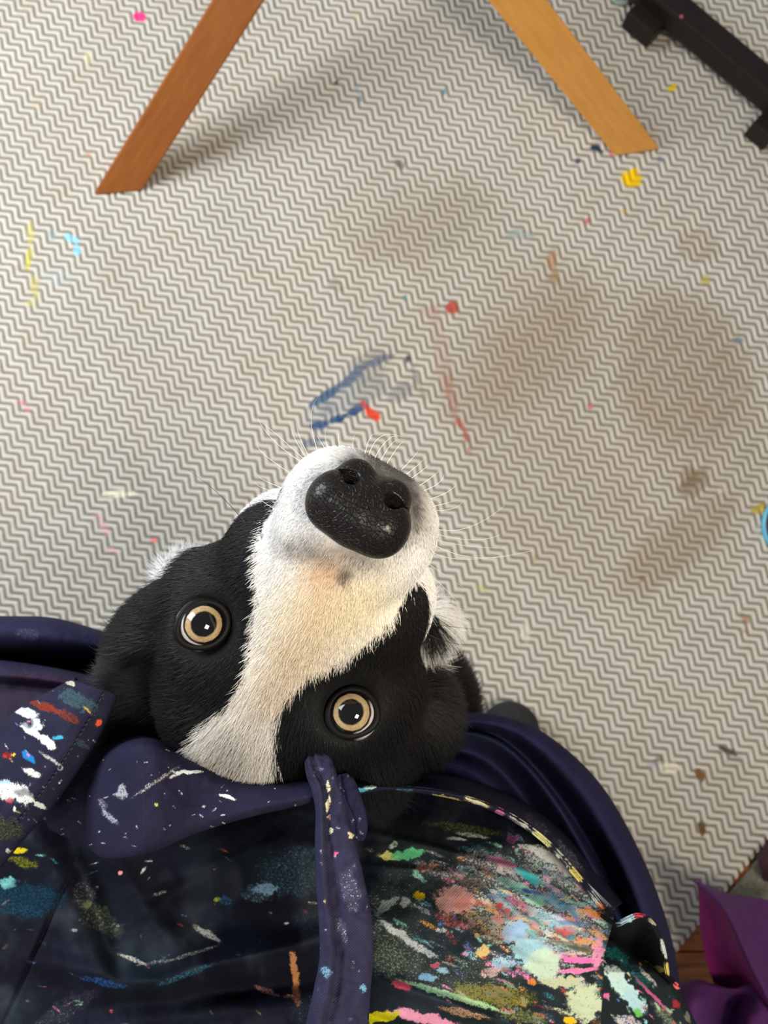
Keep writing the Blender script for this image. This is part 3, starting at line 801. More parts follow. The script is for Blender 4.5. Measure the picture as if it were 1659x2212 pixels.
FRONT = [(985,1944,46,32,-8,(208,152,142),1),(1000,1950,20,14,0,(196,110,100),.6),(905,1935,13,8,10,(236,198,20),1),(839,1851,22,10,10,(214,212,120),.9),(879,1846,42,12,-12,(92,186,134),.85),(850,1826,12,7,-40,(180,210,190),.6),
(1107,1812,13,10,-20,(120,66,112),.9),(1190,1852,50,12,24,Wt,.85),(1240,1884,50,14,34,Wt,.9),(1290,1930,40,13,40,(200,212,214),.85),(1140,1830,26,6,10,Wt,.7),
(836,1955,34,11,-35,(150,170,165),.7),(875,1950,10,14,20,(170,175,172),.7),(1085,1862,36,7,18,(222,120,172),.9),(1139,1892,32,10,30,(44,165,172),.85),(1112,1912,52,10,22,(140,204,184),.85),(1150,1928,26,5,18,(56,66,150),.9),
(1161,1944,26,12,20,(140,206,178),.85),(1080,1955,9,7,0,(190,60,60),.9),(1096,1966,8,6,0,(200,80,80),.8),(1130,1958,40,9,32,(190,90,130),.55),(1290,1975,30,7,25,(220,140,60),.9),(1262,1968,20,5,10,(230,170,110),.7),
(1112,2014,32,20,-30,(152,188,226),.95),(1221,2009,22,12,10,(196,84,80),.8),(1145,2052,42,32,20,(156,202,218),.85),(1172,2082,40,36,0,(196,220,202),.95),(1253,2074,46,7,6,(240,122,190),.95),(1248,2097,44,6,-4,(240,130,190),.95),
(1290,2060,12,40,5,(236,150,190),.7),(1042,2056,18,14,-20,(206,176,112),.85),(860,2015,46,9,34,(206,212,210),.7),(905,2048,46,8,26,(210,212,210),.65),(923,2112,22,8,5,(130,180,210),.9),(958,2096,14,8,0,(160,200,220),.7),(940,2086,12,7,0,(196,90,110),.8),
(1215,2122,52,13,2,(196,204,172),.9),(1264,2166,40,42,0,(206,220,188),.95),(1063,2150,100,26,6,(124,120,52),.6),(917,2200,80,13,12,(240,156,184),.95),(825,2196,44,11,-10,(206,196,20),.9),(977,2152,130,7,17,(160,198,152),.75),
(868,2128,24,9,20,(196,70,92),.85),(1231,2206,16,9,0,(240,196,30),.95),(1150,2122,9,8,0,(214,130,50),.8),(1000,2188,60,8,12,(190,150,120),.6),(1130,2196,60,16,8,(120,130,80),.5),(1020,1805,40,5,8,(200,205,200),.6),(985,1812,24,4,6,(190,200,196),.7),
(1000,1790,90,10,8,(90,110,60),.45),(1060,1875,80,30,25,(160,150,160),.28),(950,1880,60,14,15,(170,170,170),.35),(920,1873,30,8,-10,(200,130,100),.55),(1010,1905,50,10,10,(90,60,50),.5),(975,1990,40,12,25,(150,60,50),.4),(1050,2000,60,30,30,(150,120,60),.35),
(1190,1985,60,14,22,(160,205,215),.55),(1200,1950,60,12,28,(60,120,160),.5),(1230,2040,50,6,10,(90,100,80),.6),(1270,2035,30,6,12,(210,160,90),.7),(1250,2050,30,5,12,(60,90,70),.7),(1225,2060,40,4,0,(230,190,200),.6),(1240,1995,40,6,6,(70,110,170),.6),(1090,2080,30,16,0,(150,190,220),.55),(1060,2100,26,12,0,(210,170,170),.6),
(800,1985,30,60,0,(150,170,160),.25),(830,2075,50,40,0,(120,140,120),.25),(1075,1985,16,10,30,(215,130,120),.6),
(260,1886,6,5,0,(236,150,160),1),(575,1921,30,13,0,(130,170,200),.62),(560,1928,40,20,0,(90,120,140),.35),(452,2020,30,8,28,(200,200,196),.62),(430,2008,20,7,40,(180,180,176),.5),(190,1955,10,10,0,(200,205,150),.6),(215,1985,60,26,38,(130,140,120),.32),(180,1930,24,34,-20,(120,130,140),.3),
(285,2072,38,5,22,(190,186,176),.6),(330,2080,40,4,-10,(150,150,146),.4),(410,2062,70,4,-18,(150,152,140),.45),(15,1908,18,12,0,(110,180,180),.8),(50,1945,100,40,0,(20,62,82),.5),(650,1885,100,60,0,(60,92,106),.33),(35,1836,26,7,0,(220,200,30),.95),(50,1862,34,12,15,(120,122,30),.5),(20,1822,20,8,0,(190,196,170),.5),
(635,2095,9,40,-8,(196,136,90),.85),(640,2150,10,30,0,(130,80,54),.6),(575,2140,30,7,20,(170,120,120),.55),(225,2122,60,7,12,(40,80,136),.5),(400,2105,70,8,-20,(50,100,118),.45),(690,2000,60,30,20,(56,82,96),.3),(470,1942,8,6,0,(170,190,90),.6),(490,1945,14,12,20,(40,80,120),.5),(310,1880,12,3,-50,(200,200,200),.6),
(620,1995,6,3,0,(200,205,205),.7),(345,1930,18,4,-20,(160,160,160),.4),(160,2010,10,5,0,(150,180,170),.4),(700,2180,80,40,0,(60,72,86),.25),(140,2180,90,20,-30,(80,84,96),.25)]
PAL = [(214,222,222),(156,202,218),(240,140,190),(140,204,184),(206,176,112),(196,84,80),(90,120,180),(200,205,180),(60,140,150),(230,160,70),(150,150,160),(40,40,60),(30,60,64)]
SPOTS = []
for (x, y, rx, ry, an, c, a) in ((1150,1960,190,110,25,(190,200,200),.22),(900,1960,120,110,0,(110,124,118),.16),(1180,2010,120,80,20,(200,180,180),.2),(1000,2110,140,50,10,(150,160,140),.18),(1210,1890,110,22,32,(210,220,220),.34),(1120,1880,120,14,28,(70,140,140),.3),(860,2060,60,60,0,(140,150,120),.2)):
    SPOTS.append((x, y, rx, ry, an, c, a))
for k in range(760):
    a = rng.uniform(0, 1); b = rng.uniform(0, 1)
    x = 1170+rng.normal(0, 105); y = 2000+rng.normal(0, 95)
    if x < 800 or x > 1330 or y < 1800: continue
    c = PAL[rng.integers(len(PAL))]
    SPOTS.append((x, y, rng.uniform(3, 24), rng.uniform(2, 7), rng.normal(25, 14), c, rng.uniform(.2, .55)))
for k in range(90):
    SPOTS.append((rng.uniform(-60, 800), rng.uniform(1800, 2300), rng.uniform(2, 14), rng.uniform(1, 4), rng.uniform(-50, 50), PAL[rng.integers(9)], rng.uniform(.15, .45)))
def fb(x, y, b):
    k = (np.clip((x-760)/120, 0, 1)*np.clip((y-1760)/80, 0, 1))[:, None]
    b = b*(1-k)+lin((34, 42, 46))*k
    s_ = np.clip(fbm(x/110, y/110, 66)-.42, 0, 1)[:, None]*2.2
    b = b*(1-s_*.4)+lin((36, 52, 62))*s_*.4
    g_ = np.clip(fbm(x/60, y/90, 87)-.55, 0, 1)[:, None]*3
    return b*(1-g_*.4)+lin((66, 72, 80))*g_*.4
apron = make_sheet('apron', np.stack([XX, YY, D], -1), person, SPOTS+FRONT, base=(20, 21, 33), label='navy canvas apron crusted with many colours of dried paint', fold=.004, seed=51, basefn=fb, thick=.0016)

# upper flap that overhangs the front, its hem curling over the knee
rows = [
 [(60,1700,.42),(150,1640,.42),(225,1600,.42),(320,1590,.43),(400,1625,.43),(500,1660,.43),(640,1672,.43),(790,1684,.44),(900,1676,.445),(1015,1684,.45),(1125,1728,.46),(1220,1800,.47),(1290,1882,.475),(1345,1950,.47)],
 [(90,1735,.385),(170,1672,.375),(240,1622,.365),(325,1600,.365),(400,1637,.37),(490,1668,.375),(600,1678,.375),(700,1684,.37),(790,1685,.375),(900,1682,.395),(1012,1694,.41),(1118,1738,.42),(1208,1808,.43),(1274,1888,.435),(1330,1958,.43)],
 [(95,1750,.372),(175,1700,.36),(245,1655,.35),(325,1625,.348),(410,1660,.355),(500,1690,.36),(610,1694,.36),(700,1694,.355),(790,1688,.36),(900,1693,.365),(1008,1710,.37),(1112,1752,.378),(1198,1822,.385),(1262,1898,.388),(1315,1960,.392)],
 [(98,1765,.365),(178,1740,.352),(245,1720,.342),(330,1710,.342),(415,1722,.35),(510,1714,.352),(620,1706,.352),(700,1702,.35),(790,1692,.352),(900,1698,.356),(1005,1715,.360),(1105,1755,.366),(1190,1820,.372),(1255,1894,.376),(1310,1962,.38)],
 [(102,1782,.360),(180,1800,.350),(238,1820,.338),(332,1808,.338),(428,1775,.345),(540,1744,.346),(660,1722,.346),(740,1710,.346),(810,1700,.346),(905,1704,.35),(1002,1721,.354),(1098,1758,.36),(1180,1818,.366),(1246,1890,.37),(1304,1964,.375)],
 [(104,1790,.362),(181,1826,.352),(236,1852,.340),(333,1836,.340),(432,1794,.347),(556,1758,.348),(680,1731,.348),(770,1714,.348),(830,1707,.348),(908,1711,.352),(1000,1729,.356),(1092,1763,.362),(1172,1816,.368),(1240,1888,.372),(1300,1967,.377)],
 [(106,1792,.368),(182,1829,.358),(236,1855,.346),(333,1839,.346),(433,1797,.353),(557,1761,.354),(681,1734,.354),(771,1717,.354),(831,1710,.354),(909,1714,.358),(1001,1732,.362),(1092,1766,.368),(1172,1819,.374),(1240,1891,.378),(1300,1970,.383)]]
FLAP = [(405,1668,34,5,-3,(214,218,220),.95),(380,1674,16,4,-20,(200,205,208),.8),(492,1722,20,4,14,(236,238,228),1),(335,1690,66,4,-34,(150,150,150),.55),(262,1712,13,18,20,(160,160,166),.7),(238,1766,26,8,40,(150,156,170),.65),(222,1740,8,16,-30,(140,130,150),.5),(336,1738,4,5,0,(190,180,90),.8),(440,1742,4,3,0,(190,190,196),.8),(575,1686,8,3,0,(110,150,180),.7),
 (690,1640,0.1,0.1,0,(0,0,0),0),(770,1706,30,6,-3,(80,160,180),.85),(800,1700,16,5,0,(170,200,190),.8),(745,1702,12,4,0,(60,150,160),.7),(870,1708,24,4,0,(60,110,120),.7),(965,1724,34,5,14,(196,186,110),.85),(1030,1733,30,5,22,(206,200,160),.8),(1080,1756,12,5,20,(210,120,170),.8),(1130,1785,40,5,34,(190,190,186),.8),
 (1172,1812,26,5,45,(206,206,150),.85),(1215,1860,34,4,50,(180,186,176),.75),(1245,1892,20,4,50,(206,196,120),.8),(1280,1940,30,5,50,(196,206,204),.85),(1160,1780,40,10,38,(110,110,130),.3),(1230,1850,50,12,50,(130,130,140),.35),(1300,1960,14,6,30,(210,120,70),.7),(420,1645,60,8,20,(70,62,84),.3)]
for k in range(70):
    SPOTS.append((0, 0, 1, 1, 0, (0, 0, 0), 0))
fl = [(rng.uniform(120, 700), rng.uniform(1620, 1840), rng.uniform(1.5, 7), rng.uniform(1, 2.5), rng.uniform(-50, 40), (176, 176, 190), rng.uniform(.4, .8)) for k in range(60)]
GF = sheet_rows(rows, 620, 150)
GF[..., 2] -= .036*np.clip((GF[..., 0]-180)/130, 0, 1)*np.clip((900-GF[..., 0])/220, 0, 1)
make_sheet('apron_flap', GF, apron, FLAP+fl, base=(35, 34, 54), label='overhanging navy edge of the apron with a stitched hem', fold=.0035, seed=71, thick=.0018)

# curled end of the hem on the far right and the layer below it
rows = [[(1298,1972,.372),(1330,1990,.366),(1352,1982,.362),(1382,1972,.362),(1412,1990,.365),(1432,2030,.368),(1442,2070,.372),(1448,2110,.378),(1470,2136,.385)],
        [(1302,1980,.370),(1330,1998,.364),(1354,1990,.359),(1380,1982,.359),(1404,2000,.362),(1424,2036,.366),(1434,2072,.371),(1442,2108,.377),(1462,2132,.384)],
        [(1312,1996,.392),(1335,2008,.390),(1358,2010,.388),(1378,2014,.388),(1394,2034,.39),(1408,2058,.394),(1420,2084,.398),(1430,2106,.40),(1450,2126,.404)],
        [(1318,2030,.425),(1340,2050,.43),(1362,2062,.43),(1382,2078,.43),(1398,2090,.43),(1412,2100,.43),(1424,2110,.43),(1434,2118,.43),(1446,2124,.43)]]
CURL = [(1350,1986,22,8,-20,(180,206,214),.9),(1385,1976,16,6,0,(206,70,90),.8),(1410,1992,12,6,40,(200,196,160),.8),(1436,2050,7,22,-15,(206,214,206),.85),(1442,2095,7,16,-8,(216,200,110),.9),(1422,2096,12,9,30,(186,170,90),.85),(1400,2085,16,8,30,(170,156,80),.7),(1465,2132,8,5,30,(220,110,110),.8)]
make_sheet('hem_curl', sheet_rows(rows, 130, 60), apron, CURL, base=(26, 26, 30), label='dark curled end of the apron hem', fold=.003, seed=81, thick=.0015)
yy = np.linspace(2030, 2330, 120)
lo = np.interp(yy, [2030, 2330], [1270, 1250]); hi = np.interp(yy, [2030, 2080, 2130, 2212, 2330], [1350, 1410, 1462, 1505, 1550])
U = np.linspace(0, 1, 120)[None, :]
XX = lo[:, None]+(hi-lo)[:, None]*U; YY = np.repeat(yy[:, None], 120, 1)
D = .385+.03*U**2+.02*np.clip((2100-YY)/70, 0, 1)+0*XX+.05*np.clip(U-.93, 0, 1)/.07*.6
SIDE = [(1345,2130,44,18,42,(196,232,232),.95),(1370,2160,36,16,50,(180,220,230),.9),(1325,2100,24,14,20,(206,230,226),.8),(1378,2186,8,12,-40,(110,190,90),.9),(1410,2150,60,4,46,(196,96,146),.85),(1330,2062,34,14,30,(30,110,112),.6),(1370,2100,50,14,40,(40,96,104),.5),(1310,2152,8,7,0,(236,110,170),.9),(1460,2170,14,9,50,(170,50,70),.8),(1400,2110,30,5,45,(206,196,200),.6),(1440,2200,50,12,50,(120,136,116),.5),(1355,2205,30,14,20,(196,196,216),.6),(1485,2200,14,5,60,(140,150,110),.6)]
for k in range(60): SIDE.append((rng.uniform(1300, 1500), rng.uniform(2060, 2260), rng.uniform(3, 12), rng.uniform(1.5, 4), rng.normal(45, 12), PAL[rng.integers(len(PAL))], rng.uniform(.4, .8)))
make_sheet('apron_side', np.stack([XX, YY, D], -1), apron, SIDE, base=(34, 42, 46), label='side of the apron below the curled hem', fold=.003, seed=91)

# pocket strip on the left
rows = [[(165,1462,.405),(130,1480,.41),(60,1520,.41),(0,1562,.41),(-100,1625,.41)],
        [(160,1468,.365),(135,1484,.362),(65,1524,.36),(0,1566,.36),(-100,1628,.36)],
        [(185,1478,.352),(150,1515,.348),(90,1570,.345),(10,1640,.342),(-100,1730,.342)],
        [(215,1488,.35),(178,1545,.345),(125,1625,.34),(30,1730,.336),(-100,1850,.336)],
        [(238,1495,.352),(198,1570,.347),(130,1675,.341),(45,1780,.337),(-90,1930,.337)],
        [(252,1502,.356),(210,1592,.351),(122,1724,.345),(30,1832,.341),(-80,1975,.341)],
        [(254,1506,.365),(212,1597,.362),(124,1730,.356),(32,1838,.352),(-78,1980,.352)]]
STRIP = [(56,1540,26,9,10,(214,222,226),.95),(80,1560,14,16,-20,(200,212,216),.85),(72,1582,34,10,32,(222,228,230),1),(104,1604,24,10,38,(226,232,232),1),(60,1560,14,12,0,(30,44,60),.6),(100,1528,44,9,18,(128,50,34),.75),(150,1550,30,10,30,(110,52,36),.6),(62,1635,20,8,42,(34,118,190),1),(125,1594,13,5,-10,(60,170,206),.95),
 (66,1668,24,8,28,(206,214,216),.95),(110,1640,34,4,34,(180,180,186),.7),(36,1712,44,22,22,(214,220,222),.9),(52,1712,24,10,10,(16,16,24),.6),(78,1736,24,6,28,(214,220,224),.95),(8,1690,16,5,0,(150,190,214),.8),(28,1630,6,4,0,(230,190,60),.9),(14,1632,12,8,0,(140,30,30),.7),(170,1515,52,18,30,(56,78,88),.7),(190,1535,14,3,40,(196,160,60),.8),(212,1560,8,8,0,(220,90,50),.9),(152,1476,12,6,20,(196,190,170),.8),
 (20,1728,8,8,0,(160,40,60),.8),(32,1748,4,7,0,(220,226,226),.9),(10,1790,40,26,0,(80,90,50),.4),(180,1610,20,8,30,(60,80,90),.5),(18,1838,6,6,0,(180,200,190),.7),(130,1660,6,5,0,(150,170,190),.7)]
for k in range(50): STRIP.append((rng.uniform(0, 230), rng.uniform(1480, 1840), rng.uniform(1.5, 8), rng.uniform(1, 3), rng.uniform(0, 60), PAL[rng.integers(9)], rng.uniform(.3, .7)))
make_sheet('pocket_strip', sheet_rows(rows, 240, 130), apron, STRIP, base=(38, 38, 58), label='folded pocket strip with white and blue paint strokes', fold=.002, seed=101, thick=.0018)
# stitching on the strip's seam
stm = NT('seam_thread'); stm.base(lin4((20, 20, 34))); stm.set(Roughness=.8)
seam = resample(np.array([(225,1498,.3475),(182,1575,.3425),(108,1690,.337),(18,1800,.3325)], float), 300)
st_pts = P(seam[:, 0], seam[:, 1], seam[:, 2])
for k in range(0, 290, 10):
    obj('stitch', tube(st_pts[k:k+6], .0005, .0005, stm.m), apron)

# hanging tie
def strap(name, ctrl, parent, splats, seed, label, n=260, m_=48, base=(44, 43, 64)):
    c = np.asarray(ctrl, float)         # px, py, d, halfwidth_px, thickness_m, twist_deg
    c = cr(c, n)
    T = np.gradient(c[:, :2], axis=0); T /= np.linalg.norm(T, axis=1)[:, None]
    nrm2 = np.stack([T[:, 1], -T[:, 0]], -1)
    ph_ = np.linspace(0, 2*math.pi, m_, endpoint=False)
    tw = np.radians(c[:, 5])[:, None]
    hw = c[:, 3][:, None]; th = (c[:, 4][:, None])
    ax = np.cos(ph_)[None, :]; az = np.sin(ph_)[None, :]
    az = np.sign(az)*np.abs(az)**.75
    # one lengthwise crease off centre
    dep = az-0.55*np.exp(-((ax+.25)/.16)**2)*(az > 0)+0.5*np.exp(-((ax+.55)/.2)**2)*(az > 0)
    hwm = hw/FPX*c[:, 2][:, None]
    lx = ax*hwm; lz = dep*th
    X = lx*np.cos(tw)-lz*np.sin(tw); Z = lx*np.sin(tw)+lz*np.cos(tw)
    ctr = P(c[:, 0], c[:, 1], c[:, 2])
    nx_ = P(c[:, 0]+nrm2[:, 0]*10, c[:, 1]+nrm2[:, 1]*10, c[:, 2])-ctr; nx_ /= np.linalg.norm(nx_, axis=1)[:, None]
    tc = np.array([0, 0, CAM_H])-ctr; tc /= np.linalg.norm(tc, axis=1)[:, None]
    v = ctr[:, None]+X[..., None]*nx_[:, None]+Z[..., None]*tc[:, None]
    pxl = c[:, 0][:, None]+ax*hw*nrm2[:, 0][:, None]; pyl = c[:, 1][:, None]+ax*hw*nrm2[:, 1][:, None]
    wob = (fbm(pxl/18+3*np.sign(az), pyl/26, seed)-.5)*.0035
    v = v+wob[..., None]*tc[:, None]
    v[0] = v[0].mean(0)*.6+v[0]*.4; v[-1] = v[-1]
    vv = v.reshape(-1, 3); f = grid_faces(n, m_, True)
    me = mesh_np(name, np.concatenate([vv, v[0].mean(0)[None], v[-1].mean(0)[None]]), f, cloth.m)
    x = np.concatenate([pxl.ravel(), [c[0, 0], c[-1, 0]]]); y = np.concatenate([pyl.ravel(), [c[0, 1], c[-1, 1]]])
    pc_, am = paint(x, y, splats, edge=.4, nscale=11)
    b = lin(base)[None, :]*(.75+.5*fbm(x/30, y/50, seed+2))[:, None]
    attr_col(me, 'base', b); attr_col(me, 'paint', pc_); attr_f(me, 'amt', am); attr_v(me, 'cloth', np.stack([x/1000, y/1000, 0*x], -1))
    return obj(name, me, parent, label=label)
TIE = [(706,1700,5,14,0,(206,196,160),.85),(708,1738,5,18,0,(222,214,190),.95),(712,1765,4,8,0,(210,180,170),.8),(716,1795,5,8,0,(206,206,170),.8),(728,1843,5,5,0,(226,90,130),1),(758,1805,5,9,-20,(214,206,160),.95),(683,2056,9,9,0,(196,206,196),.95),(705,1945,4,6,0,(180,160,120),.6),(740,2010,8,30,-10,(170,170,190),.3),(705,2100,14,14,0,(110,150,176),.6),(785,2135,8,12,-20,(110,166,190),.8),(760,1920,20,50,-10,(150,148,176),.25),(690,1660,10,6,0,(110,110,140),.4)]
TIE += [(rng.uniform(670, 800), rng.uniform(1650, 2220), rng.uniform(2, 8), rng.uniform(1.5, 4), rng.uniform(60, 110), (170, 170, 190), rng.uniform(.2, .5)) for k in range(40)]
strap('tie_strap', [(676,1618,.318,16,.004,0),(684,1632,.315,27,.0045,10),(692,1665,.312,32,.005,0),(703,1700,.308,31,.0045,-10),(715,1750,.304,34,.0045,0),(722,1810,.298,42,.005,5),(734,1900,.292,52,.005,8),(746,1990,.285,58,.005,5),(748,2070,.28,58,.005,0),(738,2150,.275,62,.005,-4),(726,2240,.27,70,.005,0),(720,2320,.265,74,.005,0)], apron, TIE, 111, 'faded lilac-blue cloth tie hanging down the middle')
strap('tie_end', [(738,1672,.325,12,.003,0),(742,1690,.324,24,.004,0),(756,1730,.323,26,.004,10),(768,1765,.325,24,.004,0),(772,1795,.328,22,.004,0),(770,1815,.333,15,.003,0)], apron, TIE, 121, 'short folded end of the cloth tie', n=120, base=(38, 38, 64))

# shoe peeping out beyond the knee
shm = NT('black_shoe_suede'); co = shm.obco(); shm.base(shm.mix(shm.noise(co, 300, 2), (0.006, 0.006, 0.007, 1), (0.03, 0.03, 0.032, 1))); shm.set(Roughness=.9)
for ft, lab in (((1092, 1508), 'toe of a black shoe on the rug behind the right knee'), ((-60, 1600), None)):
    toe = P0(*ft)
    cx = toe[0]; ty = toe[1]
    def shoe(p):
        s = cap(p, (cx, ty-.035, .034), (cx, ty-.20, .05), .036, .032, (1, 1, 1))
        s = smin_(s, cap(p, (cx, ty-.19, .06), (cx, ty-.17, .10), .036, .042), .02)
        return np.maximum(s, .007-p[..., 2])
    xs = np.arange(cx-.06, cx+.06, .004, dtype=np.float32); ys = np.arange(ty-.27, ty+.02, .004, dtype=np.float32); zs = np.arange(.0, .15, .004, dtype=np.float32)
    a, b = surface_nets(shoe(gridpts(xs, ys, zs)), xs, ys, zs)
    obj('shoe', mesh_np('shoe', a, b, shm.m), person, label='black shoe')

# ------------------------------------------------------------------ wooden easel legs
def wood_mat(name, c1, c2):
    t = NT(name); co = t.obco()
    mp = t.new('ShaderNodeMapping'); mp.inputs['Scale'].default_value = (26, 26, 3); t.link(co, mp.inputs[0])
    n = t.noise(mp.outputs[0], 6, 5, .6)
    t.base(t.mix(t.ramp(n, .3, .7), lin4(c1), lin4(c2))); t.set(Roughness=.5, Specular_IOR_Level=.3); return t.m
easel = obj('wooden_easel', None, label='orange-brown wooden easel standing on the rug at the top of the picture', cat='easel')
def leg(pxf, pyf, pxt, pyt, zt, wpx, th, mat, ext=1.75):
    a = P0(pxf, pyf, .006); b = P0(pxt, pyt, zt)
    T = b-a; b = a+T*ext; T /= np.linalg.norm(T)
    tc = np.array([0, 0, 1.0])-a; tc -= (tc@T)*T; tc /= np.linalg.norm(tc)
    s_ = np.cross(T, tc); w_ = wpx/FPX*.98/2
    L_ = np.linalg.norm(b-a)
    # mesh in its own frame: z along the leg, foot cut level with the floor
    M = np.stack([s_, tc, T], 1)
    cs = []
    for zz in (0, L_):
        for (i, j) in ((-1, -1), (1, -1), (1, 1), (-1, 1)):
            off = np.array([i*w_, j*th/2, zz])
            if zz == 0:
                wp = M @ off; off[2] -= wp[2]/T[2]
            cs.append(tuple(off))
    me = box_bm_mesh('leg', cs, mat, .0025)
    o = obj('leg', me, easel)
    o.matrix_world = Matrix([[*M[0], a[0]], [*M[1], a[1]], [*M[2], a[2]], [0, 0, 0, 1]])
    return b
wm1 = wood_mat('oiled_beech_shaded', (150, 86, 36), (164, 98, 44)); wm2 = wood_mat('oiled_beech_lit', (222, 154, 74), (232, 166, 84))  # same beech in a shaded and a lit tone, lighting put into the colour
b1 = leg(270, 390, 515, 0, .14, 80, .024, wm1)
b2 = leg(1362, 310, 1118, 0, .16, 80, .024, wm2)
mid = (b1+b2)/2
ux = (b2-b1); ln = np.linalg.norm(ux); ux /= ln
c8 = [(-ln/2-.04, -.02, -.012), (ln/2+.04, -.02, -.012), (ln/2+.04, .02, -.012), (-ln/2-.04, .02, -.012), (-ln/2-.04, -.02, .012), (ln/2+.04, -.02, .012), (ln/2+.04, .02, .012), (-ln/2-.04, .02, .012)]
cb = obj('crossbar', box_bm_mesh('crossbar', c8, wm1, .002), easel)
cb.location = mid+np.array([0, .0, .012]); cb.rotation_euler = (0, -math.asin(ux[2]), math.atan2(ux[1], ux[0]))

# ------------------------------------------------------------------ dark furniture base, top right
dk = NT('dark_stained_wood'); co = dk.obco(); n = dk.noise(co, 40, 4)
dk.base(dk.mix(n, lin4((16, 11, 9)), lin4((34, 24, 20)))); dk.set(Roughness=.45, Specular_IOR_Level=.4)
stand = obj('stand_base', None, label='dark brown wooden base runner on two short feet in the top right corner', cat='stand')
a = P0(1420, 0, .05); b = P0(1700, 235, .05)
T = (b-a); L_ = np.linalg.norm(T); T /= L_; ang = math.atan2(T[1], T[0])
def bar(name, c, sx, sy, z0, z1, bev=.004, label=None):
    cs = [(-sx, -sy, z0), (sx, -sy, z0), (sx, sy, z0), (-sx, sy, z0), (-sx, -sy, z1), (sx, -sy, z1), (sx, sy, z1), (-sx, sy, z1)]
    o = obj(name, box_bm_mesh(name, cs, dk.m, bev), stand, label=label); o.location = (c[0], c[1], 0); o.rotation_euler = (0, 0, ang); return o
m0 = P0(1560, 92, .05)
side_ = np.array([-T[1], T[0], 0])
bar('runner', m0-T*.0, .30, .0165, .022, .054)
f1 = P0(1425, 22, .03); f2 = P0(1690, 262, .03)
bar('foot', m0-T*.101, .024, .041, .006, .034)
bar('foot', m0+T*.118, .0175, .046, .006, .034)
bar('post', m0+T*.20, .016, .015, .05, .40)
pk = NT('pink_paint_fleck'); pk.base(lin4((150, 80, 96))); pk.set(Roughness=.6)
fl_c = P0(1472, 36, .054)
import bmesh
bm = bmesh.new(); bmesh.ops.create_icosphere(bm, subdivisions=2, radius=1); 
for v_ in bm.verts: v_.co = Vector((v_.co.x*.0028, v_.co.y*.0030, v_.co.z*.0007))
me = bpy.data.meshes.new('paint_fleck'); bm.to_mesh(me); bm.free(); me.materials.append(pk.m)
o = obj('paint_fleck', me, stand, label='small pink dot of dried paint'); o.location = (fl_c[0], fl_c[1], .0542)

# ------------------------------------------------------------------ round things cut by the frame
def torus_mesh(name, R_, r_, mat, n=72, m_=12, zs_=1.0):
    ph_ = np.linspace(0, 2*math.pi, n+1)[:, None]; qh = np.linspace(0, 2*math.pi, m_, endpoint=False)[None, :]
    v = np.stack([(R_+r_*np.cos(qh))*np.cos(ph_), (R_+r_*np.cos(qh))*np.sin(ph_), r_*np.sin(qh)*zs_+0*ph_], -1).reshape(-1, 3)
    return mesh_np(name, v, grid_faces(n+1, m_, True), mat)
bl = NT('blue_plastic'); bl.base(lin4((92, 176, 206))); bl.set(Roughness=.35)
lidc = P0(1722, 1137, .01)
lid = obj('jar_lid', None, label='light blue plastic rim of a lid lying on the rug at the right edge', cat='lid'); lid.location = (lidc[0], lidc[1], .0056)
R_ = abs(P0(1722, 1137, .01)[0]-P0(1650, 1137, .01)[0])
o = obj('rim', torus_mesh('rim', R_, .0026, bl.m, zs_=1.6), lid); o.location = (0, 0, .0042)
pt = NT('maroon_lid_top'); pt.base(lin4((92, 50, 60))); pt.set(Roughness=.4)
th_ = np.linspace(0, 2*math.pi, 49)[:-1]
v = np.concatenate([[[0, 0, .004]], np.stack([R_*.97*np.cos(th_), R_*.97*np.sin(th_), 0*th_+.003], -1)])
f = np.array([[0, 1+i, 1+(i+1) % 48] for i in range(48)])
obj('lid_top', mesh_np('lid_top', v, f, pt.m), lid)
gr = NT('pale_green_plastic'); gr.base(lin4((150, 166, 156))); gr.set(Roughness=.3)
pc0 = P0(1343, -14, .01)
o = obj('pot_rim', torus_mesh('pot_rim', .0135, .003, gr.m), None, label='pale green round pot rim on the rug at the top edge', cat='pot'); o.location = (pc0[0], pc0[1], .0085)

# ------------------------------------------------------------------ lower right: second rug, red cloth, purple garment
g2 = NT('grey_rug_wool'); co = g2.obco()
mp = g2.new('ShaderNodeMapping'); mp.inputs['Rotation'].default_value = (0, 0, .7); mp.inputs['Scale'].default_value = (1, 5, 1); g2.link(co, mp.inputs[0])
n = g2.noise(mp.outputs[0], 160, 4, .7); g2.base(g2.mix(g2.ramp(n, .35, .65), lin4((92, 90, 74)), lin4((150, 146, 124)))); g2.set(Roughness=.95); g2.bump(n, .8, .002)
e0 = P0(1585, 1900)+0; 
ctr = P0(1640, 1935); L1 = .5
ang2 = math.atan2(eb[1], eb[0])
cs = []
for z in (.0, .006):
    for (s_, t_) in ((s_edge+.006, -.17), (s_edge+.6, -.17), (s_edge+.6, .0), (s_edge+.006, .0)):
        tref = float((P0(1640, 1990)[:2]-q0) @ eb)
        p_ = s_*ea+(tref-.0+t_)*eb; cs.append((p_[0], p_[1], z))
me = box_bm_mesh('grey_rug', cs, g2.m, .001)
o = obj('grey_rug', me, None, label='grey-beige wool mat beyond the diagonal end of the zigzag rug', cat='rug'); o.location = (float(q0[0]), float(q0[1]), .0006)

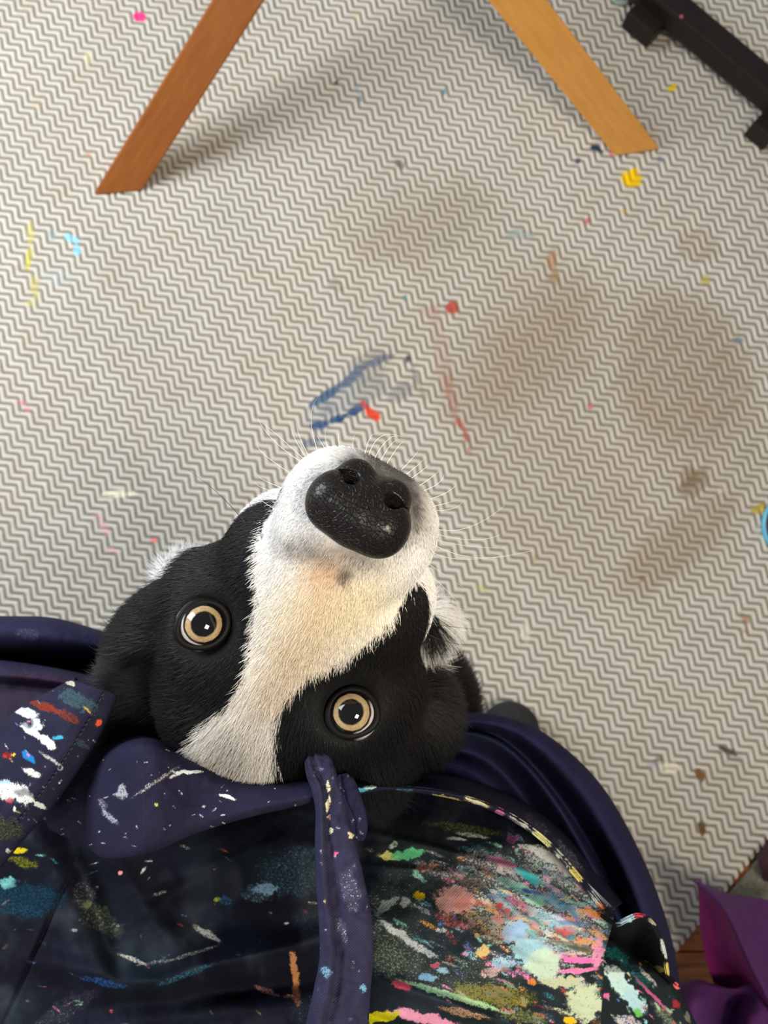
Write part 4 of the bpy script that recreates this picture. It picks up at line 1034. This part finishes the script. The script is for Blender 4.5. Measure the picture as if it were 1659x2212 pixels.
def cloth_thing(name, rows, nu, nv_, mat, label, cat, parent=None, fold=.0, seed=1, thick=.0015, z0=None):
    G = sheet_rows(rows, nu, nv_)
    d = G[..., 2]+(fbm(G[..., 0]/60, G[..., 1]/60, seed)-.5)*fold
    v = P(G[..., 0], G[..., 1], d).reshape(-1, 3)
    f = grid_faces(nv_, nu); a, b, c = v[f[len(f)//2][:3]]
    if np.cross(b-a, c-a) @ (np.array([0, 0, 1.])-a) < 0: f = f[:, ::-1]
    o = obj(name, mesh_np(name, v, f, mat), parent, label=label, cat=cat)
    md = o.modifiers.new('thickness', 'SOLIDIFY'); md.thickness = thick; md.offset = -1
    return o
pu = NT('purple_cotton'); co = pu.obco(); n = pu.noise(co, 60, 3); pu.base(pu.mix(n, lin4((80, 30, 96)), lin4((98, 42, 112)))); pu.set(Roughness=.85)
mg = NT('magenta_lining'); mg.base(lin4((146, 28, 118))); mg.set(Roughness=.8)
garment = obj('purple_garment', None, label='crumpled purple garment with magenta inside on the floor in the bottom right corner', cat='clothing')
cloth_thing('outer_cloth', [[(1495,1900,.86),(1530,1912,.85),(1575,1930,.85),(1640,1940,.86),(1720,1955,.88)],
  [(1498,1902,.80),(1545,1925,.78),(1590,1965,.78),(1650,2000,.80),(1730,2040,.82)],
  [(1502,1904,.775),(1560,1950,.75),(1612,2030,.75),(1670,2090,.77),(1740,2140,.80)],
  [(1510,1906,.765),(1572,1972,.735),(1618,2070,.73),(1668,2160,.74),(1740,2240,.78)],
  [(1506,1908,.775),(1566,1976,.745),(1610,2075,.74),(1655,2165,.75),(1700,2260,.78)]], 60, 60, pu.m, None, None, garment, .01, 3)
cloth_thing('lining', [[(1504,1906,.775),(1566,1974,.742),(1614,2073,.738),(1660,2165,.748),(1700,2260,.78)],
  [(1508,1925,.80),(1550,1985,.80),(1580,2060,.80),(1610,2120,.82),(1640,2200,.84)],
  [(1510,1960,.82),(1532,2010,.82),(1548,2070,.84),(1570,2120,.86),(1600,2190,.88)],
  [(1510,1990,.83),(1518,2040,.84),(1526,2080,.85),(1540,2120,.87),(1560,2180,.90)]], 60, 40, mg.m, 'magenta lining', None, garment, .012, 5)
cloth_thing('lower_fold', [[(1440,2130,.90),(1500,2118,.88),(1540,2128,.87),(1590,2140,.87),(1640,2130,.87),(1720,2140,.87)],
  [(1440,2135,.84),(1500,2116,.81),(1540,2126,.80),(1585,2136,.81),(1640,2118,.80),(1720,2120,.80)],
  [(1440,2150,.81),(1500,2135,.78),(1545,2150,.79),(1580,2170,.83),(1640,2150,.78),(1720,2150,.78)],
  [(1440,2200,.79),(1500,2190,.76),(1540,2200,.79),(1566,2220,.84),(1620,2210,.77),(1720,2220,.77)],
  [(1440,2330,.80),(1500,2330,.77),(1535,2330,.80),(1560,2330,.85),(1610,2330,.78),(1720,2330,.78)]], 90, 70, pu.m, None, None, garment, .008, 7)
bu = NT('burgundy_cloth'); bu.base(lin4((62, 30, 38))); bu.set(Roughness=.9)
cloth_thing('burgundy_cloth', [[(1632,1850,.955),(1655,1822,.955),(1700,1790,.955)],[(1640,1868,.93),(1665,1850,.92),(1720,1830,.92)],[(1645,1888,.93),(1675,1885,.92),(1730,1880,.92)],[(1650,1905,.96),(1680,1915,.96),(1730,1920,.96)]], 30, 30, bu.m,
  'dark burgundy cloth lying beside the grey mat at the right edge', 'cloth', None, .006, 9)
